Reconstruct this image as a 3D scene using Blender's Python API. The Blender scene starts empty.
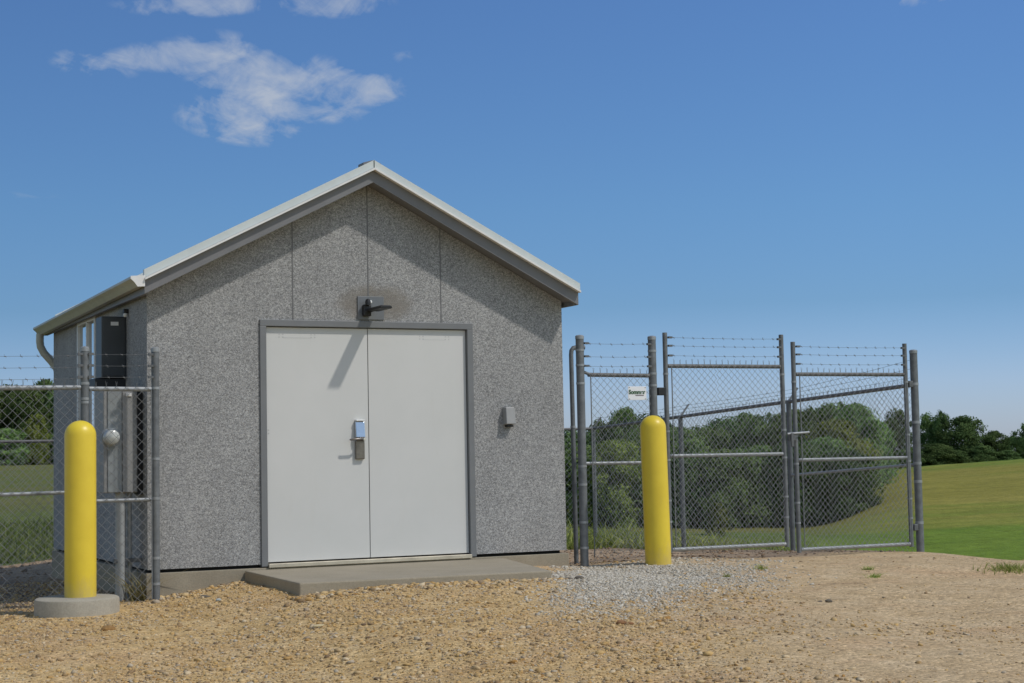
import bpy, math, random
import numpy as np
from mathutils import Vector, Matrix
random.seed(7); rng = np.random.default_rng(7)
scene = bpy.context.scene
col = scene.collection
R = math.radians

# ------------------------------------------------------------------ camera
CF, CYAW, CPIT, CROL, CX, CY, CZ = 1630.2, R(25.8871), R(3.9959), R(-1.1026), -5.3876, -14.1944, 0.9206
fw = Vector((math.sin(CYAW)*math.cos(CPIT), math.cos(CYAW)*math.cos(CPIT), math.sin(CPIT)))
rt = Vector((math.cos(CYAW), -math.sin(CYAW), 0)); up = rt.cross(fw)
r2 = rt*math.cos(CROL)+up*math.sin(CROL); u2 = -rt*math.sin(CROL)+up*math.cos(CROL)
cam = bpy.data.cameras.new("camera"); cam.sensor_width = 36; cam.lens = 36*CF/1024
cam.clip_end = 9000; cam.clip_start = 0.1
co = bpy.data.objects.new("camera", cam); col.objects.link(co)
M = Matrix((r2, u2, -fw)).transposed().to_4x4(); M.translation = (CX, CY, CZ); co.matrix_world = M
scene.camera = co
FX, FY = math.sin(CYAW), math.cos(CYAW)          # level heading of the view
def ground_pt(D, th): return (CX+FX*D+FY*th*D, CY+FY*D-FX*th*D)

# ------------------------------------------------------------------ materials
class NT:
    def __init__(s, m): s.nt = m.node_tree; s.n = s.nt.nodes; s.l = s.nt.links
    def new(s, t, **k):
        n = s.n.new(t)
        for a, v in k.items():
            if a.startswith('i_'):
                key = a[2:]; key = int(key) if key.isdigit() else key
                n.inputs[key].default_value = v
            else: setattr(n, a, v)
        return n
    def link(s, a, b): s.l.new(a, b)
    def ramp(s, fac, stops, interp='LINEAR'):
        r = s.n.new('ShaderNodeValToRGB'); r.color_ramp.interpolation = interp
        el = r.color_ramp.elements
        while len(el) < len(stops): el.new(0.5)
        for e, (p, c) in zip(el, stops):
            e.position = p; e.color = (c, c, c, 1) if isinstance(c, (int, float)) else tuple(c)+(1,)
        s.link(fac, r.inputs[0]); return r.outputs[0]
    def mix(s, fac, a, b, mode='MIX'):
        m = s.n.new('ShaderNodeMix'); m.data_type = 'RGBA'; m.blend_type = mode
        for i, v in ((0, fac), (6, a), (7, b)):
            if hasattr(v, 'links'): s.link(v, m.inputs[i])
            elif isinstance(v, (int, float)): m.inputs[i].default_value = v if i == 0 else (v, v, v, 1)
            else: m.inputs[i].default_value = tuple(v)+(1,)
        return m.outputs[2]
    def math(s, op, a, b=0.0, c=0.0):
        m = s.n.new('ShaderNodeMath'); m.operation = op
        for i, v in ((0, a), (1, b), (2, c)):
            if hasattr(v, 'links'): s.link(v, m.inputs[i])
            else: m.inputs[i].default_value = v
        return m.outputs[0]
    def noise(s, scale, detail=4, rough=.55, vec=None, out=0, dist=0):
        n = s.new('ShaderNodeTexNoise'); n.inputs['Scale'].default_value = scale
        n.inputs['Detail'].default_value = detail; n.inputs['Roughness'].default_value = rough
        n.inputs['Distortion'].default_value = dist
        if vec is not None: s.link(vec, n.inputs['Vector'])
        return n.outputs[out]
    def pos(s, scale=None):
        g = s.n.new('ShaderNodeNewGeometry').outputs['Position']
        if scale is None: return g
        m = s.new('ShaderNodeMapping'); m.inputs['Scale'].default_value = scale
        s.link(g, m.inputs[0]); return m.outputs[0]
    def bump(s, h, strength=.3, dist=.01):
        b = s.new('ShaderNodeBump'); b.inputs['Strength'].default_value = strength; b.inputs['Distance'].default_value = dist
        s.link(h, b.inputs['Height']); return b.outputs[0]
def material(name):
    m = bpy.data.materials.new(name); m.use_nodes = True
    t = NT(m); return m, t, t.n['Principled BSDF']
def plain(name, c, rough=.6, metal=0., var=.12, nscale=6, spec=.5, bump=0):
    m, t, b = material(name)
    n = t.noise(nscale, 6, .6, t.pos())
    lo = [x*(1-var) for x in c]; hi = [min(1, x*(1+var)) for x in c]
    t.link(t.ramp(n, [(.3, lo), (.7, hi)]), b.inputs['Base Color'])
    b.inputs['Roughness'].default_value = rough; b.inputs['Metallic'].default_value = metal
    b.inputs['Specular IOR Level'].default_value = spec
    if bump:
        t.link(t.bump(t.noise(nscale*12, 3, .6, t.pos()), bump, .004), b.inputs['Normal'])
    return m
MT = {}
MT['galv'] = plain('galvanized_steel', (.155, .165, .172), .6, .2, .25, 14)
MT['galv_rail'] = plain('galvanized_rail', (.30, .315, .325), .5, .3, .2, 20)
MT['wire_dull'] = plain('dull_fence_wire', (.23, .235, .24), .55, .25, .1, 30)
MT['galv_top'] = plain('weathered_shaded_top_rail', (.13, .128, .125), .6, .1, .25, 20)  # weathered tone with the shade of the rail's underside put into the colour
MT['wire'] = plain('fence_wire', (.29, .30, .30), .5, .25, .1, 30)
MT['barb'] = plain('barbed_wire', (.13, .135, .14), .6, .3, .2, 30)
MT['trim'] = plain('pale_roof_metal', (.56, .60, .59), .45, .0, .06, 5)
MT['fascia'] = plain('fascia_grey', (.17, .17, .176), .55, 0, .08, 4)
MT['frame'] = plain('door_frame_grey', (.17, .175, .18), .5, 0, .06, 5)
MT['gutter'] = plain('gutter_metal', (.44, .435, .36), .4, 0, .1, 5)
MT['white_cap'] = plain('gutter_cap_white', (.75, .74, .72), .5, 0, .06, 9)
MT['dark_box'] = plain('cabinet_charcoal', (.045, .05, .055), .45, 0, .1, 5)
MT['black'] = plain('black_plastic', (.012, .012, .014), .5, 0, .2, 8)
MT['box_grey'] = plain('cabinet_grey', (.27, .27, .265), .55, .05, .12, 6)
MT['box_blue'] = plain('socket_grey', (.25, .27, .275), .55, .05, .1, 6)
MT['conduit'] = plain('conduit_grey', (.36, .38, .39), .5, .1, .1, 8)
MT['label'] = plain('label_white', (.7, .7, .68), .5, 0, .05, 30)
MT['sign'] = plain('sign_white', (.8, .8, .82), .45, 0, .04, 30)
MT['sign_green'] = plain('sign_green', (.02, .09, .03), .5, 0, .1, 30)
MT['sign_dark'] = plain('sign_dark', (.12, .09, .10), .5, 0, .1, 30)
MT['plate'] = plain('light_plate_grey', (.15, .16, .17), .5, 0, .1, 9)
MT['jbox'] = plain('junction_grey', (.31, .31, .305), .5, 0, .08, 12)
MT['chrome'] = plain('brushed_chrome', (.55, .57, .60), .16, 1, .05, 30)
MT['steel_dark'] = plain('lock_body_grey', (.20, .18, .16), .35, .7, .15, 40)
MT['seal_shade'] = plain('black_sealant_and_shade', (.012, .012, .012), .9, 0, .2, 8)
MT['joint'] = plain('panel_joint_sealant', (.145, .145, .147), .8, 0, .2, 8)
MT['brass'] = plain('threshold_metal', (.55, .50, .40), .4, .5, .2, 6)
MT['mark'] = plain('door_mark_grey', (.47, .47, .46), .5, 0, .05, 30)
MT['globe'] = plain('meter_glass', (.50, .51, .48), .25, 0, .08, 20)
MT['bark'] = plain('bark', (.09, .07, .05), .9, 0, .3, 5, bump=.5)

def m_yellow():
    m, t, b = material('bollard_yellow')
    n = t.noise(3, 5, .6, t.pos()); f = t.noise(60, 3, .6, t.pos())
    c = t.ramp(n, [(.3, (.69, .50, .030)), (.7, (.78, .59, .042))])
    dirt = t.ramp(t.noise(9, 6, .7, t.pos((1, 1, .35))), [(.60, 0.), (.78, .25)])
    c = t.mix(dirt, c, (.42, .33, .10))
    sz = t.new('ShaderNodeSeparateXYZ'); t.link(t.pos(), sz.inputs[0])
    low = t.ramp(t.math('ADD', sz.outputs[2], t.math('MULTIPLY', t.noise(14, 5, .7, t.pos((1, 1, .5))), .5)), [(.02, .55), (.28, 0.)])
    c = t.mix(low, c, (.47, .36, .17))
    scr = t.ramp(t.noise(26, 3, .8, t.pos((1, 1, .22)), dist=1.2), [(.70, 0.), (.76, .5)])
    c = t.mix(scr, c, (.50, .36, .06))
    t.link(c, b.inputs['Base Color'])
    t.link(t.ramp(f, [(.3, .34), (.7, .46)]), b.inputs['Roughness'])
    return m
MT['yellow'] = m_yellow()

def m_wall():
    m, t, b = material('exposed_aggregate_panel')
    p = t.pos()
    v = t.new('ShaderNodeTexVoronoi'); v.inputs['Scale'].default_value = 142; t.link(p, v.inputs['Vector'])
    v2 = t.new('ShaderNodeTexVoronoi'); v2.inputs['Scale'].default_value = 78; t.link(p, v2.inputs['Vector'])
    sep = t.new('ShaderNodeSeparateColor'); t.link(v.outputs['Color'], sep.inputs[0])
    sep2 = t.new('ShaderNodeSeparateColor'); t.link(v2.outputs['Color'], sep2.inputs[0])
    c1 = t.ramp(sep.outputs[0], [(0., (.09, .09, .093)), (.25, (.195, .195, .199)), (.7, (.30, .30, .305)), (1., (.51, .51, .505))])
    c2 = t.ramp(sep2.outputs[0], [(0., (.13, .13, .132)), (.5, (.265, .265, .268)), (1., (.43, .427, .42))])
    c = t.mix(1., t.mix(.42, c1, c2), (1.09, 1.085, 1.06), 'MULTIPLY')
    big = t.math('MULTIPLY', t.ramp(t.noise(1.1, 5, .6, p), [(.3, .90), (.7, 1.08)]), t.ramp(t.noise(3.0, 5, .65, t.pos((1, 1, .16))), [(.3, .93), (.7, 1.05)]))
    c = t.mix(1., c, big, 'MULTIPLY')
    # brown rust-coloured stain spreading above the wall light
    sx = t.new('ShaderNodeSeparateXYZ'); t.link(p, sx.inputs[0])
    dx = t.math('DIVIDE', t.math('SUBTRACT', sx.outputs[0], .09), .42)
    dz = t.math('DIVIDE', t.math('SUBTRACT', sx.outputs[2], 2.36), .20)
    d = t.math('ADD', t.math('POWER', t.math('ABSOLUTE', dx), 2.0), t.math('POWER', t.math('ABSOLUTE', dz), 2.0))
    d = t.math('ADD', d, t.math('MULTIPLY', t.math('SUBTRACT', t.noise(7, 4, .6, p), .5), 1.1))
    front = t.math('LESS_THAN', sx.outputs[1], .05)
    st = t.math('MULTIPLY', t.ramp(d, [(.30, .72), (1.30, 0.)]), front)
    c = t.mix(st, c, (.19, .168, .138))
    t.link(c, b.inputs['Base Color']); b.inputs['Roughness'].default_value = .85
    h = t.math('SUBTRACT', 1., v.outputs['Distance'])
    t.link(t.bump(h, .35, .006), b.inputs['Normal'])
    return m
MT['wall'] = m_wall()

def m_concrete(name, base, warm):
    m, t, b = material(name); p = t.pos()
    n = t.noise(2.2, 8, .65, p); f = t.noise(70, 4, .7, p)
    c = t.ramp(n, [(.3, base), (.72, warm)])
    c = t.mix(.55, c, t.ramp(f, [(.25, .62), (.75, 1.25)]), 'MULTIPLY')
    t.link(c, b.inputs['Base Color']); b.inputs['Roughness'].default_value = .9
    t.link(t.bump(f, .3, .004), b.inputs['Normal']); return m
MT['conc'] = m_concrete('foundation_concrete', (.26, .225, .165), (.34, .30, .225))
MT['slab'] = m_concrete('slab_concrete', (.29, .25, .18), (.36, .31, .23))
MT['footing'] = m_concrete('footing_concrete', (.32, .29, .23), (.44, .40, .32))

def m_door():
    m, t, b = material('door_white_paint'); p = t.pos()
    n = t.noise(1.3, 6, .6, p)
    c = t.ramp(n, [(.3, (.575, .575, .553)), (.7, (.615, .61, .592))])
    gr = t.ramp(t.noise(5, 6, .75, t.pos((1, 1, .25))), [(.58, 0.), (.8, .16)])
    c = t.mix(gr, c, (.50, .47, .40))
    t.link(c, b.inputs['Base Color']); b.inputs['Roughness'].default_value = .48
    t.link(t.bump(t.noise(4, 3, .5, p), .04, .01), b.inputs['Normal']); return m
MT['door'] = m_door()

def m_glass():
    m, t, b = material('window_glass')
    b.inputs['Base Color'].default_value = (.62, .66, .70, 1); b.inputs['Roughness'].default_value = .05
    b.inputs['Metallic'].default_value = 1.0; return m
MT['glass'] = m_glass()

def m_gravel():
    m, t, b = material('gravel_ground'); p = t.pos()
    sx = t.new('ShaderNodeSeparateXYZ'); t.link(p, sx.inputs[0])
    big = t.noise(.5, 6, .6, p); mid = t.noise(3.2, 6, .65, p); fine = t.noise(55, 5, .7, p)
    v = t.new('ShaderNodeTexVoronoi'); v.inputs['Scale'].default_value = 42; t.link(p, v.inputs['Vector'])
    sc = t.new('ShaderNodeSeparateColor'); t.link(v.outputs['Color'], sc.inputs[0])
    tan = t.ramp(mid, [(.28, (.40, .255, .10)), (.5, (.565, .392, .185)), (.74, (.62, .465, .255))])
    grey = t.ramp(mid, [(.28, (.43, .305, .165)), (.5, (.525, .385, .222)), (.74, (.57, .435, .27))])
    # the right half of the yard is more trodden and paler
    side = t.math('ADD', t.math('MULTIPLY', t.math('ADD', sx.outputs[0], t.math('MULTIPLY', sx.outputs[1], -.30)), .42), t.math('SUBTRACT', t.math('MULTIPLY', big, 1.6), 1.05))
    c = t.mix(t.ramp(side, [(.15, 0.), (.75, 1.)]), tan, grey)
    red = t.ramp(t.noise(.8, 5, .6, t.pos((1, 1.6, 1))), [(.50, 0.), (.70, .65)])
    c = t.mix(red, c, (.50, .325, .18))
    dk = t.ramp(t.noise(1.9, 7, .72, t.pos((.7, 1.5, 1))), [(.56, 0.), (.74, .45)])
    c = t.mix(dk, c, (.27, .19, .11))
    ac = t.new('ShaderNodeAttribute'); ac.attribute_name = 'chips'
    c = t.mix(t.math('MULTIPLY', ac.outputs['Fac'], .8), c, (.47, .42, .335))
    # bare grey ground inside the compound
    inside = t.ramp(t.math('ADD', sx.outputs[1], t.math('MULTIPLY', mid, .9)), [(.55, 0.), (.95, 1.)])
    soil = t.ramp(mid, [(.3, (.31, .215, .135)), (.7, (.45, .335, .22))])
    far_left = t.ramp(t.math('ADD', t.math('MULTIPLY', t.math('ADD', sx.outputs[0], 2.5), -.9), mid), [(.35, 0.), (.75, .8)])
    soil = t.mix(far_left, soil, (.15, .12, .095))
    c = t.mix(inside, c, soil)
    c = t.mix(.75, c, t.ramp(sc.outputs[0], [(0., .52), (.3, .92), (.75, 1.05), (1., 1.5)]), 'MULTIPLY')
    c = t.mix(.6, c, t.ramp(fine, [(.25, .5), (.5, 1.), (.8, 1.35)]), 'MULTIPLY')
    t.link(c, b.inputs['Base Color']); b.inputs['Roughness'].default_value = .95
    b.inputs['Specular IOR Level'].default_value = .15
    h = t.math('ADD', t.math('MULTIPLY', fine, .6), t.math('MULTIPLY', v.outputs['Distance'], -.6))
    t.link(t.bump(h, .6, .02), b.inputs['Normal']); return m
MT['gravel'] = m_gravel()

def m_stone(name, cols):
    m, t, b = material(name)
    g = t.n.new('ShaderNodeNewGeometry')
    c = t.ramp(g.outputs['Random Per Island'], [(i/(len(cols)-1), c) for i, c in enumerate(cols)])
    c = t.mix(.5, c, t.ramp(t.noise(120, 3, .6, t.pos()), [(.3, .7), (.7, 1.2)]), 'MULTIPLY')
    t.link(c, b.inputs['Base Color']); b.inputs['Roughness'].default_value = .9
    b.inputs['Specular IOR Level'].default_value = .2; return m
MT['stone'] = m_stone('loose_stones', [(.38, .21, .07), (.54, .36, .15), (.48, .32, .14), (.60, .44, .23), (.20, .135, .08), (.53, .35, .15), (.62, .50, .33), (.27, .175, .09), (.46, .40, .31), (.55, .36, .14)])
MT['stone_pale'] = m_stone('pale_limestone_chips', [(.40, .36, .28), (.52, .47, .38), (.34, .29, .22), (.57, .53, .45), (.48, .43, .35), (.62, .58, .50)])
MT['clod'] = plain('clay_clod', (.26, .13, .055), .95, 0, .35, 25, bump=.8)
MT['rock_brown'] = plain('brown_rock', (.30, .17, .06), .9, 0, .35, 25, bump=.8)
MT['rock_dark'] = plain('dark_rock', (.13, .11, .085), .95, 0, .35, 25, bump=.8)
MT['rock_pale'] = plain('pale_rock', (.52, .42, .24), .9, 0, .25, 25, bump=.6)
MT['rock_blue'] = plain('bluish_rock', (.42, .45, .43), .9, 0, .25, 25, bump=.6)

def m_field():
    m, t, b = material('field_grass'); p = t.pos()
    sx = t.new('ShaderNodeSeparateXYZ'); t.link(p, sx.inputs[0])
    # mowing bands that run across the slope
    mp = t.new('ShaderNodeMapping'); mp.inputs['Rotation'].default_value = (0, 0, R(28)); mp.inputs['Scale'].default_value = (.012, .085, .05)
    t.link(p, mp.inputs[0])
    band = t.noise(1.0, 5, .6, mp.outputs[0]); mid = t.noise(.16, 6, .65, p); fine = t.math('ADD', t.math('MULTIPLY', t.noise(2.2, 6, .75, p), .6), t.math('MULTIPLY', t.noise(.6, 5, .7, t.pos((.5, 1.6, 1))), .4))
    green = t.ramp(mid, [(.3, (.105, .175, .022)), (.7, (.165, .23, .033))])
    dry = t.ramp(mid, [(.3, (.215, .20, .038)), (.7, (.28, .25, .058))])
    a = t.new('ShaderNodeAttribute'); a.attribute_name = 'dry'
    f = t.math('ADD', t.math('MULTIPLY', t.math('SUBTRACT', band, .5), 3.0), a.outputs['Fac'])
    c = t.mix(t.ramp(f, [(.3, 0.), (.75, 1.)]), green, dry)
    a2 = t.new('ShaderNodeAttribute'); a2.attribute_name = 'rank'
    c = t.mix(a2.outputs['Fac'], c, (.105, .118, .042))
    c = t.mix(.8, c, t.ramp(fine, [(.30, .50), (.5, 1.), (.72, 1.5)]), 'MULTIPLY')
    t.link(c, b.inputs['Base Color']); b.inputs['Roughness'].default_value = .95
    b.inputs['Specular IOR Level'].default_value = .1
    t.link(t.bump(fine, .8, .25), b.inputs['Normal']); return m
MT['field'] = m_field()

def m_leaf(name, dark, light):
    m, t, b = material(name); t.n.remove(b)
    out = t.n['Material Output']
    a = t.new('ShaderNodeAttribute'); a.attribute_name = 'tone'
    oi = t.new('ShaderNodeObjectInfo')
    c = t.ramp(a.outputs['Fac'], [(0., dark), (1., light)])
    hs = t.new('ShaderNodeHueSaturation'); t.link(c, hs.inputs['Color'])
    t.link(t.math('ADD', t.math('MULTIPLY', oi.outputs['Random'], .03), .485), hs.inputs['Hue'])
    t.link(t.math('ADD', t.math('MULTIPLY', oi.outputs['Random'], .5), .75), hs.inputs['Value'])
    d = t.new('ShaderNodeBsdfDiffuse'); tr = t.new('ShaderNodeBsdfTranslucent'); mx = t.new('ShaderNodeMixShader')
    t.link(hs.outputs[0], d.inputs[0]); t.link(hs.outputs[0], tr.inputs[0]); mx.inputs[0].default_value = .3
    t.link(d.outputs[0], mx.inputs[1]); t.link(tr.outputs[0], mx.inputs[2]); t.link(mx.outputs[0], out.inputs[0])
    return m
MT['leaf'] = m_leaf('leaves_green', (.088, .15, .05), (.245, .335, .12))
MT['leaf_deep'] = m_leaf('leaves_deep_green', (.055, .098, .036), (.155, .22, .078))
MT['leaf_dark'] = m_leaf('leaves_dark', (.055, .10, .038), (.15, .215, .08))
MT['leaf_light'] = m_leaf('leaves_yellow_green', (.115, .15, .035), (.28, .31, .09))
MT['straw'] = m_leaf('dry_straw', (.22, .18, .08), (.45, .38, .20))
MT['meadow'] = m_leaf('meadow_grass', (.085, .12, .035), (.25, .255, .10))
MT['weed'] = m_leaf('weed_blades', (.20, .26, .055), (.50, .50, .19))

# ------------------------------------------------------------------ mesh building
class MB:
    def __init__(s): s.v = []; s.f = []
    def add(s, vs, fs):
        o = len(s.v); s.v += [tuple(v) for v in vs]; s.f += [[i+o for i in f] for f in fs]; return s
    def box(s, a, b):
        x0, y0, z0 = a; x1, y1, z1 = b
        return s.add([(x0,y0,z0),(x1,y0,z0),(x1,y1,z0),(x0,y1,z0),(x0,y0,z1),(x1,y0,z1),(x1,y1,z1),(x0,y1,z1)],
                     [[0,3,2,1],[4,5,6,7],[0,1,5,4],[1,2,6,5],[2,3,7,6],[3,0,4,7]])
    def prism_y(s, poly, y0, y1):       # poly in xz, extruded along y
        n = len(poly)
        return s.add([(x, y0, z) for x, z in poly]+[(x, y1, z) for x, z in poly],
                     [list(range(n)), list(range(2*n-1, n-1, -1))]+[[i, i+n, (i+1) % n+n, (i+1) % n] for i in range(n)])
    def tube(s, pts, r, n=10, caps=True):
        pts = [Vector(p) for p in pts]; rs = r if isinstance(r, (list, tuple)) else [r]*len(pts)
        o = len(s.v); prev = None
        for i, p in enumerate(pts):
            d = (pts[min(i+1, len(pts)-1)]-pts[max(i-1, 0)]).normalized()
            if prev is None: a = d.orthogonal().normalized()
            else: a = (prev-d*prev.dot(d)).normalized()
            prev = a; b = d.cross(a)
            for k in range(n):
                t = 2*math.pi*k/n; s.v.append(tuple(p+(a*math.cos(t)+b*math.sin(t))*rs[i]))
        for i in range(len(pts)-1):
            for k in range(n):
                s.f.append([o+i*n+k, o+i*n+(k+1) % n, o+(i+1)*n+(k+1) % n, o+(i+1)*n+k])
        if caps:
            s.f.append([o+k for k in range(n-1, -1, -1)]); e = o+(len(pts)-1)*n; s.f.append([e+k for k in range(n)])
        return s
    def lathe(s, c, prof, n=32):        # prof: (r, z) from bottom to top round a vertical axis
        o = len(s.v); c = Vector(c)
        for r, z in prof:
            for k in range(n):
                t = 2*math.pi*k/n; s.v.append((c.x+r*math.cos(t), c.y+r*math.sin(t), c.z+z))
        for i in range(len(prof)-1):
            for k in range(n):
                s.f.append([o+i*n+k, o+i*n+(k+1) % n, o+(i+1)*n+(k+1) % n, o+(i+1)*n+k])
        s.f.append([o+k for k in range(n-1, -1, -1)]); e = o+(len(prof)-1)*n; s.f.append([e+k for k in range(n)])
        return s
    def build(s, name, mat, parent=None, smooth=False, bevel=0, loc=None):
        if parent is not None: base = Vector(world_of(parent))
        else: base = Vector(loc) if loc is not None else Vector((0, 0, 0))
        me = bpy.data.meshes.new(name)
        me.from_pydata([(x-base.x, y-base.y, z-base.z) for x, y, z in s.v], [], s.f); me.update()
        o = bpy.data.objects.new(name, me); col.objects.link(o); me.materials.append(mat)
        if parent is not None: o.parent = parent
        else: o.location = base
        if smooth:
            me.shade_smooth(); me.set_sharp_from_angle(angle=R(38))
        if bevel:
            bv = o.modifiers.new('bevel', 'BEVEL'); bv.width = bevel; bv.segments = 2; bv.limit_method = 'ANGLE'
        return o
def world_of(o):
    p = Vector(o.location)
    while o.parent: o = o.parent; p += Vector(o.location)
    return p
def tag(o, label=None, cat=None, group=None, kind=None):
    for k, v in (('label', label), ('category', cat), ('group', group), ('kind', kind)):
        if v: o[k] = v
    return o
def thing(name, loc, label, cat, group=None):
    o = bpy.data.objects.new(name, None); col.objects.link(o); o.location = loc; o.empty_display_size = .2
    return tag(o, label, cat, group)
def fast_mesh(name, V, F, mat):
    me = bpy.data.meshes.new(name); V = np.asarray(V, np.float32); F = np.asarray(F, np.int32); k = F.shape[1]
    me.vertices.add(len(V)); me.vertices.foreach_set('co', V.ravel())
    me.loops.add(F.size); me.loops.foreach_set('vertex_index', F.ravel())
    me.polygons.add(len(F)); me.polygons.foreach_set('loop_start', np.arange(0, F.size, k, dtype=np.int32))
    me.polygons.foreach_set('loop_total', np.full(len(F), k, np.int32))
    me.update(calc_edges=True); me.validate(); me.materials.append(mat); return me

# ------------------------------------------------------------------ terrain
def smooth(t): t = np.clip(t, 0, 1); return t*t*(3-2*t)
def pad_z(x, y):
    A = np.interp(x, [-9, -4, -2.7, -2.05, -1.3, 0, 1.5, 2.3, 3.6, 4.9, 5.8, 6.45, 6.75, 7.6, 9, 12, 16],
                  [-.42, -.35, -.295, -.270, -.155, -.118, -.135, -.185, -.16, -.19, -.20, -.225, -.265, -.55, -.95, -1.6, -2.2])
    f = np.where(y < 0, -.045*np.maximum(0, -y-2.1), -np.interp(x, [-2.5, 2.5], [.010, .036])*np.maximum(0, y))
    # the ground falls to the slab's left front corner less than at the wall
    return A+f
D_K = [0, 9, 14, 18, 21, 24, 30, 45, 75, 110, 130, 170, 300, 1000, 5000]
Z_L = [-.7, -.5, -.38, -.36, -.36, -.36, -.34, -.18, .15, .55, .75, .92, .6, -6, -40]
Z_M = [-.7, -.45, -.25, -.25, -.32, -.40, -.46, -1.6, -2.7, -1.8, -1.2, -1.6, -4, -10, -40]
Z_R = [-.7, -.45, -.3, -.35, -.7, -1.05, -1.55, -2.25, -1.30, -.30, -.75, -1.9, -4.5, -10, -40]
def terrain(x, y):
    x = np.asarray(x, float); y = np.asarray(y, float)
    dx, dy = x-CX, y-CY
    D = dx*FX+dy*FY; L = dx*FY-dy*FX
    rad = np.hypot(dx, dy); Dd = np.where(D > .3*rad, D, .3*rad+0*D); th = L/np.maximum(Dd, .5)
    zl, zm, zr = (np.interp(Dd, D_K, Z) for Z in (Z_L, Z_M, Z_R))
    wl = smooth((-.03-th)/.20); wr = smooth((th-.175)/.07)
    zr = zr+np.clip((th-.253)/.061, -1, 1.4)*.36*smooth((Dd-60)/50)*(1-smooth((Dd-130)/60))
    zt = zm*(1-wl)*(1-wr)+zl*wl+zr*wr
    dd = np.maximum.reduce([np.maximum(0, x-6.8)*.55, np.maximum(0, -7-x), np.maximum(0, y-7.8)*1.2])
    w = smooth(dd/9)
    z = pad_z(x, y)*(1-w)+zt*w
    bumpy = .02*np.sin(x*1.7+.6*y)*np.sin(y*1.3-.4*x)+.012*np.sin(x*4.1+1.3)*np.sin(y*3.7+.5*x)
    far = smooth((rad-30)/60)
    z = z+bumpy*(rad > 7)*np.where(np.abs(x) < 2.4, np.where(y > -.6, .2, .7), .8)
    z = z+far*.25*np.sin(x*.05+1)*np.sin(y*.043)*smooth((200-rad)/200)
    return z
def tz(x, y): return float(terrain(np.array([x]), np.array([y]))[0])

phis = np.unique(np.concatenate([np.radians(np.arange(-180, -24, 6)), np.radians(np.arange(-24, 24.01, .2)), np.radians(np.arange(24, 181, 6))]))
phis = phis[:-1] if abs(phis[-1]-math.pi) < 1e-6 else phis
radii = np.concatenate([[.5, 2, 4, 6, 7.5], np.arange(8.2, 26, .11), np.geomspace(26, 160, 90), np.geomspace(175, 5000, 26)])
PH, RA = np.meshgrid(phis, radii)
gx = CX+RA*np.sin(CYAW+PH); gy = CY+RA*np.cos(CYAW+PH); gz = terrain(gx, gy)
nr, npn = PH.shape
V = np.stack([gx, gy, gz], -1).reshape(-1, 3); V = np.vstack([V, [[CX, CY, tz(CX, CY)]]])
i, j = np.meshgrid(np.arange(nr-1), np.arange(npn), indexing='ij'); j2 = (j+1) % npn
quads = np.stack([i*npn+j, i*npn+j2, (i+1)*npn+j2, (i+1)*npn+j], -1).reshape(-1, 4)[:, ::-1]
c = V[quads].mean(1)
wob = .10*np.sin(c[:, 1]*2.3)+.06*np.sin(c[:, 1]*6.1+1)
is_pad = (c[:, 0] < 6.72+wob) & (c[:, 0] > -13) & (c[:, 1] < 7.9+wob*3+.25*np.sin(c[:, 0]*1.9)) & (c[:, 1] > -40)
def sheet(name, sel, mat):
    F = quads[sel]; used, inv = np.unique(F, return_inverse=True)
    me = fast_mesh(name, V[used], inv.reshape(F.shape), mat); me.shade_smooth()
    o = bpy.data.objects.new(name, me); col.objects.link(o); o['kind'] = 'structure'
    return o, used
def chips_w(x, y):
    dx, dy = x-CX, y-CY; D = dx*FX+dy*FY; th = (dx*FY-dy*FX)/np.maximum(D, 1)
    px = 512+th*CF+7*np.sin(y*3.1)+5*np.sin(x*7)
    a = np.exp(-np.abs((px-612)/62)**3-np.abs((D-13.95-.3*np.sin(x*2.3))/2.0)**4)
    return np.clip(a+.45*np.exp(-((px-705)/52)**2-((D-14.6)/1.3)**2), 0, 1)
go_, gu = sheet('gravel_yard', is_pad, MT['gravel'])
ck = go_.data.attributes.new('chips', 'FLOAT', 'POINT'); ck.data.foreach_set('value', chips_w(V[gu, 0], V[gu, 1]).astype(np.float32))
tag(go_, 'tan gravel yard in front of the grey pump house')
fo, used = sheet('field', ~is_pad, MT['field'])
dx, dy = V[used, 0]-CX, V[used, 1]-CY; Dv = dx*FX+dy*FY; th = (dx*FY-dy*FX)/np.maximum(Dv, 1)
dry = np.interp(Dv, [20, 48, 60, 75, 100, 112, 130], [.12, .22, .55, .85, .95, .70, .6])
dry = dry-.40*np.exp(-((Dv-112)/6)**2)-.12*np.exp(-((Dv-52)/8)**2)+.12*np.exp(-((Dv-86)/9)**2)
dry = np.where(th < -.2, np.interp(Dv, [20, 40, 70, 110, 170], [.30, .38, .42, .62, .75]), dry)
at_ = fo.data.attributes.new('dry', 'FLOAT', 'POINT'); at_.data.foreach_set('value', dry.astype(np.float32))
rk = fo.data.attributes.new('rank', 'FLOAT', 'POINT'); rk.data.foreach_set('value', (np.maximum(smooth((-.10-th)/.1)*.72, .5*smooth((.225-th)/.05)*smooth((th-.0)/.02))).astype(np.float32))
tag(fo, 'rolling grass field falling behind the yard and rising to a low hill')

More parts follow.
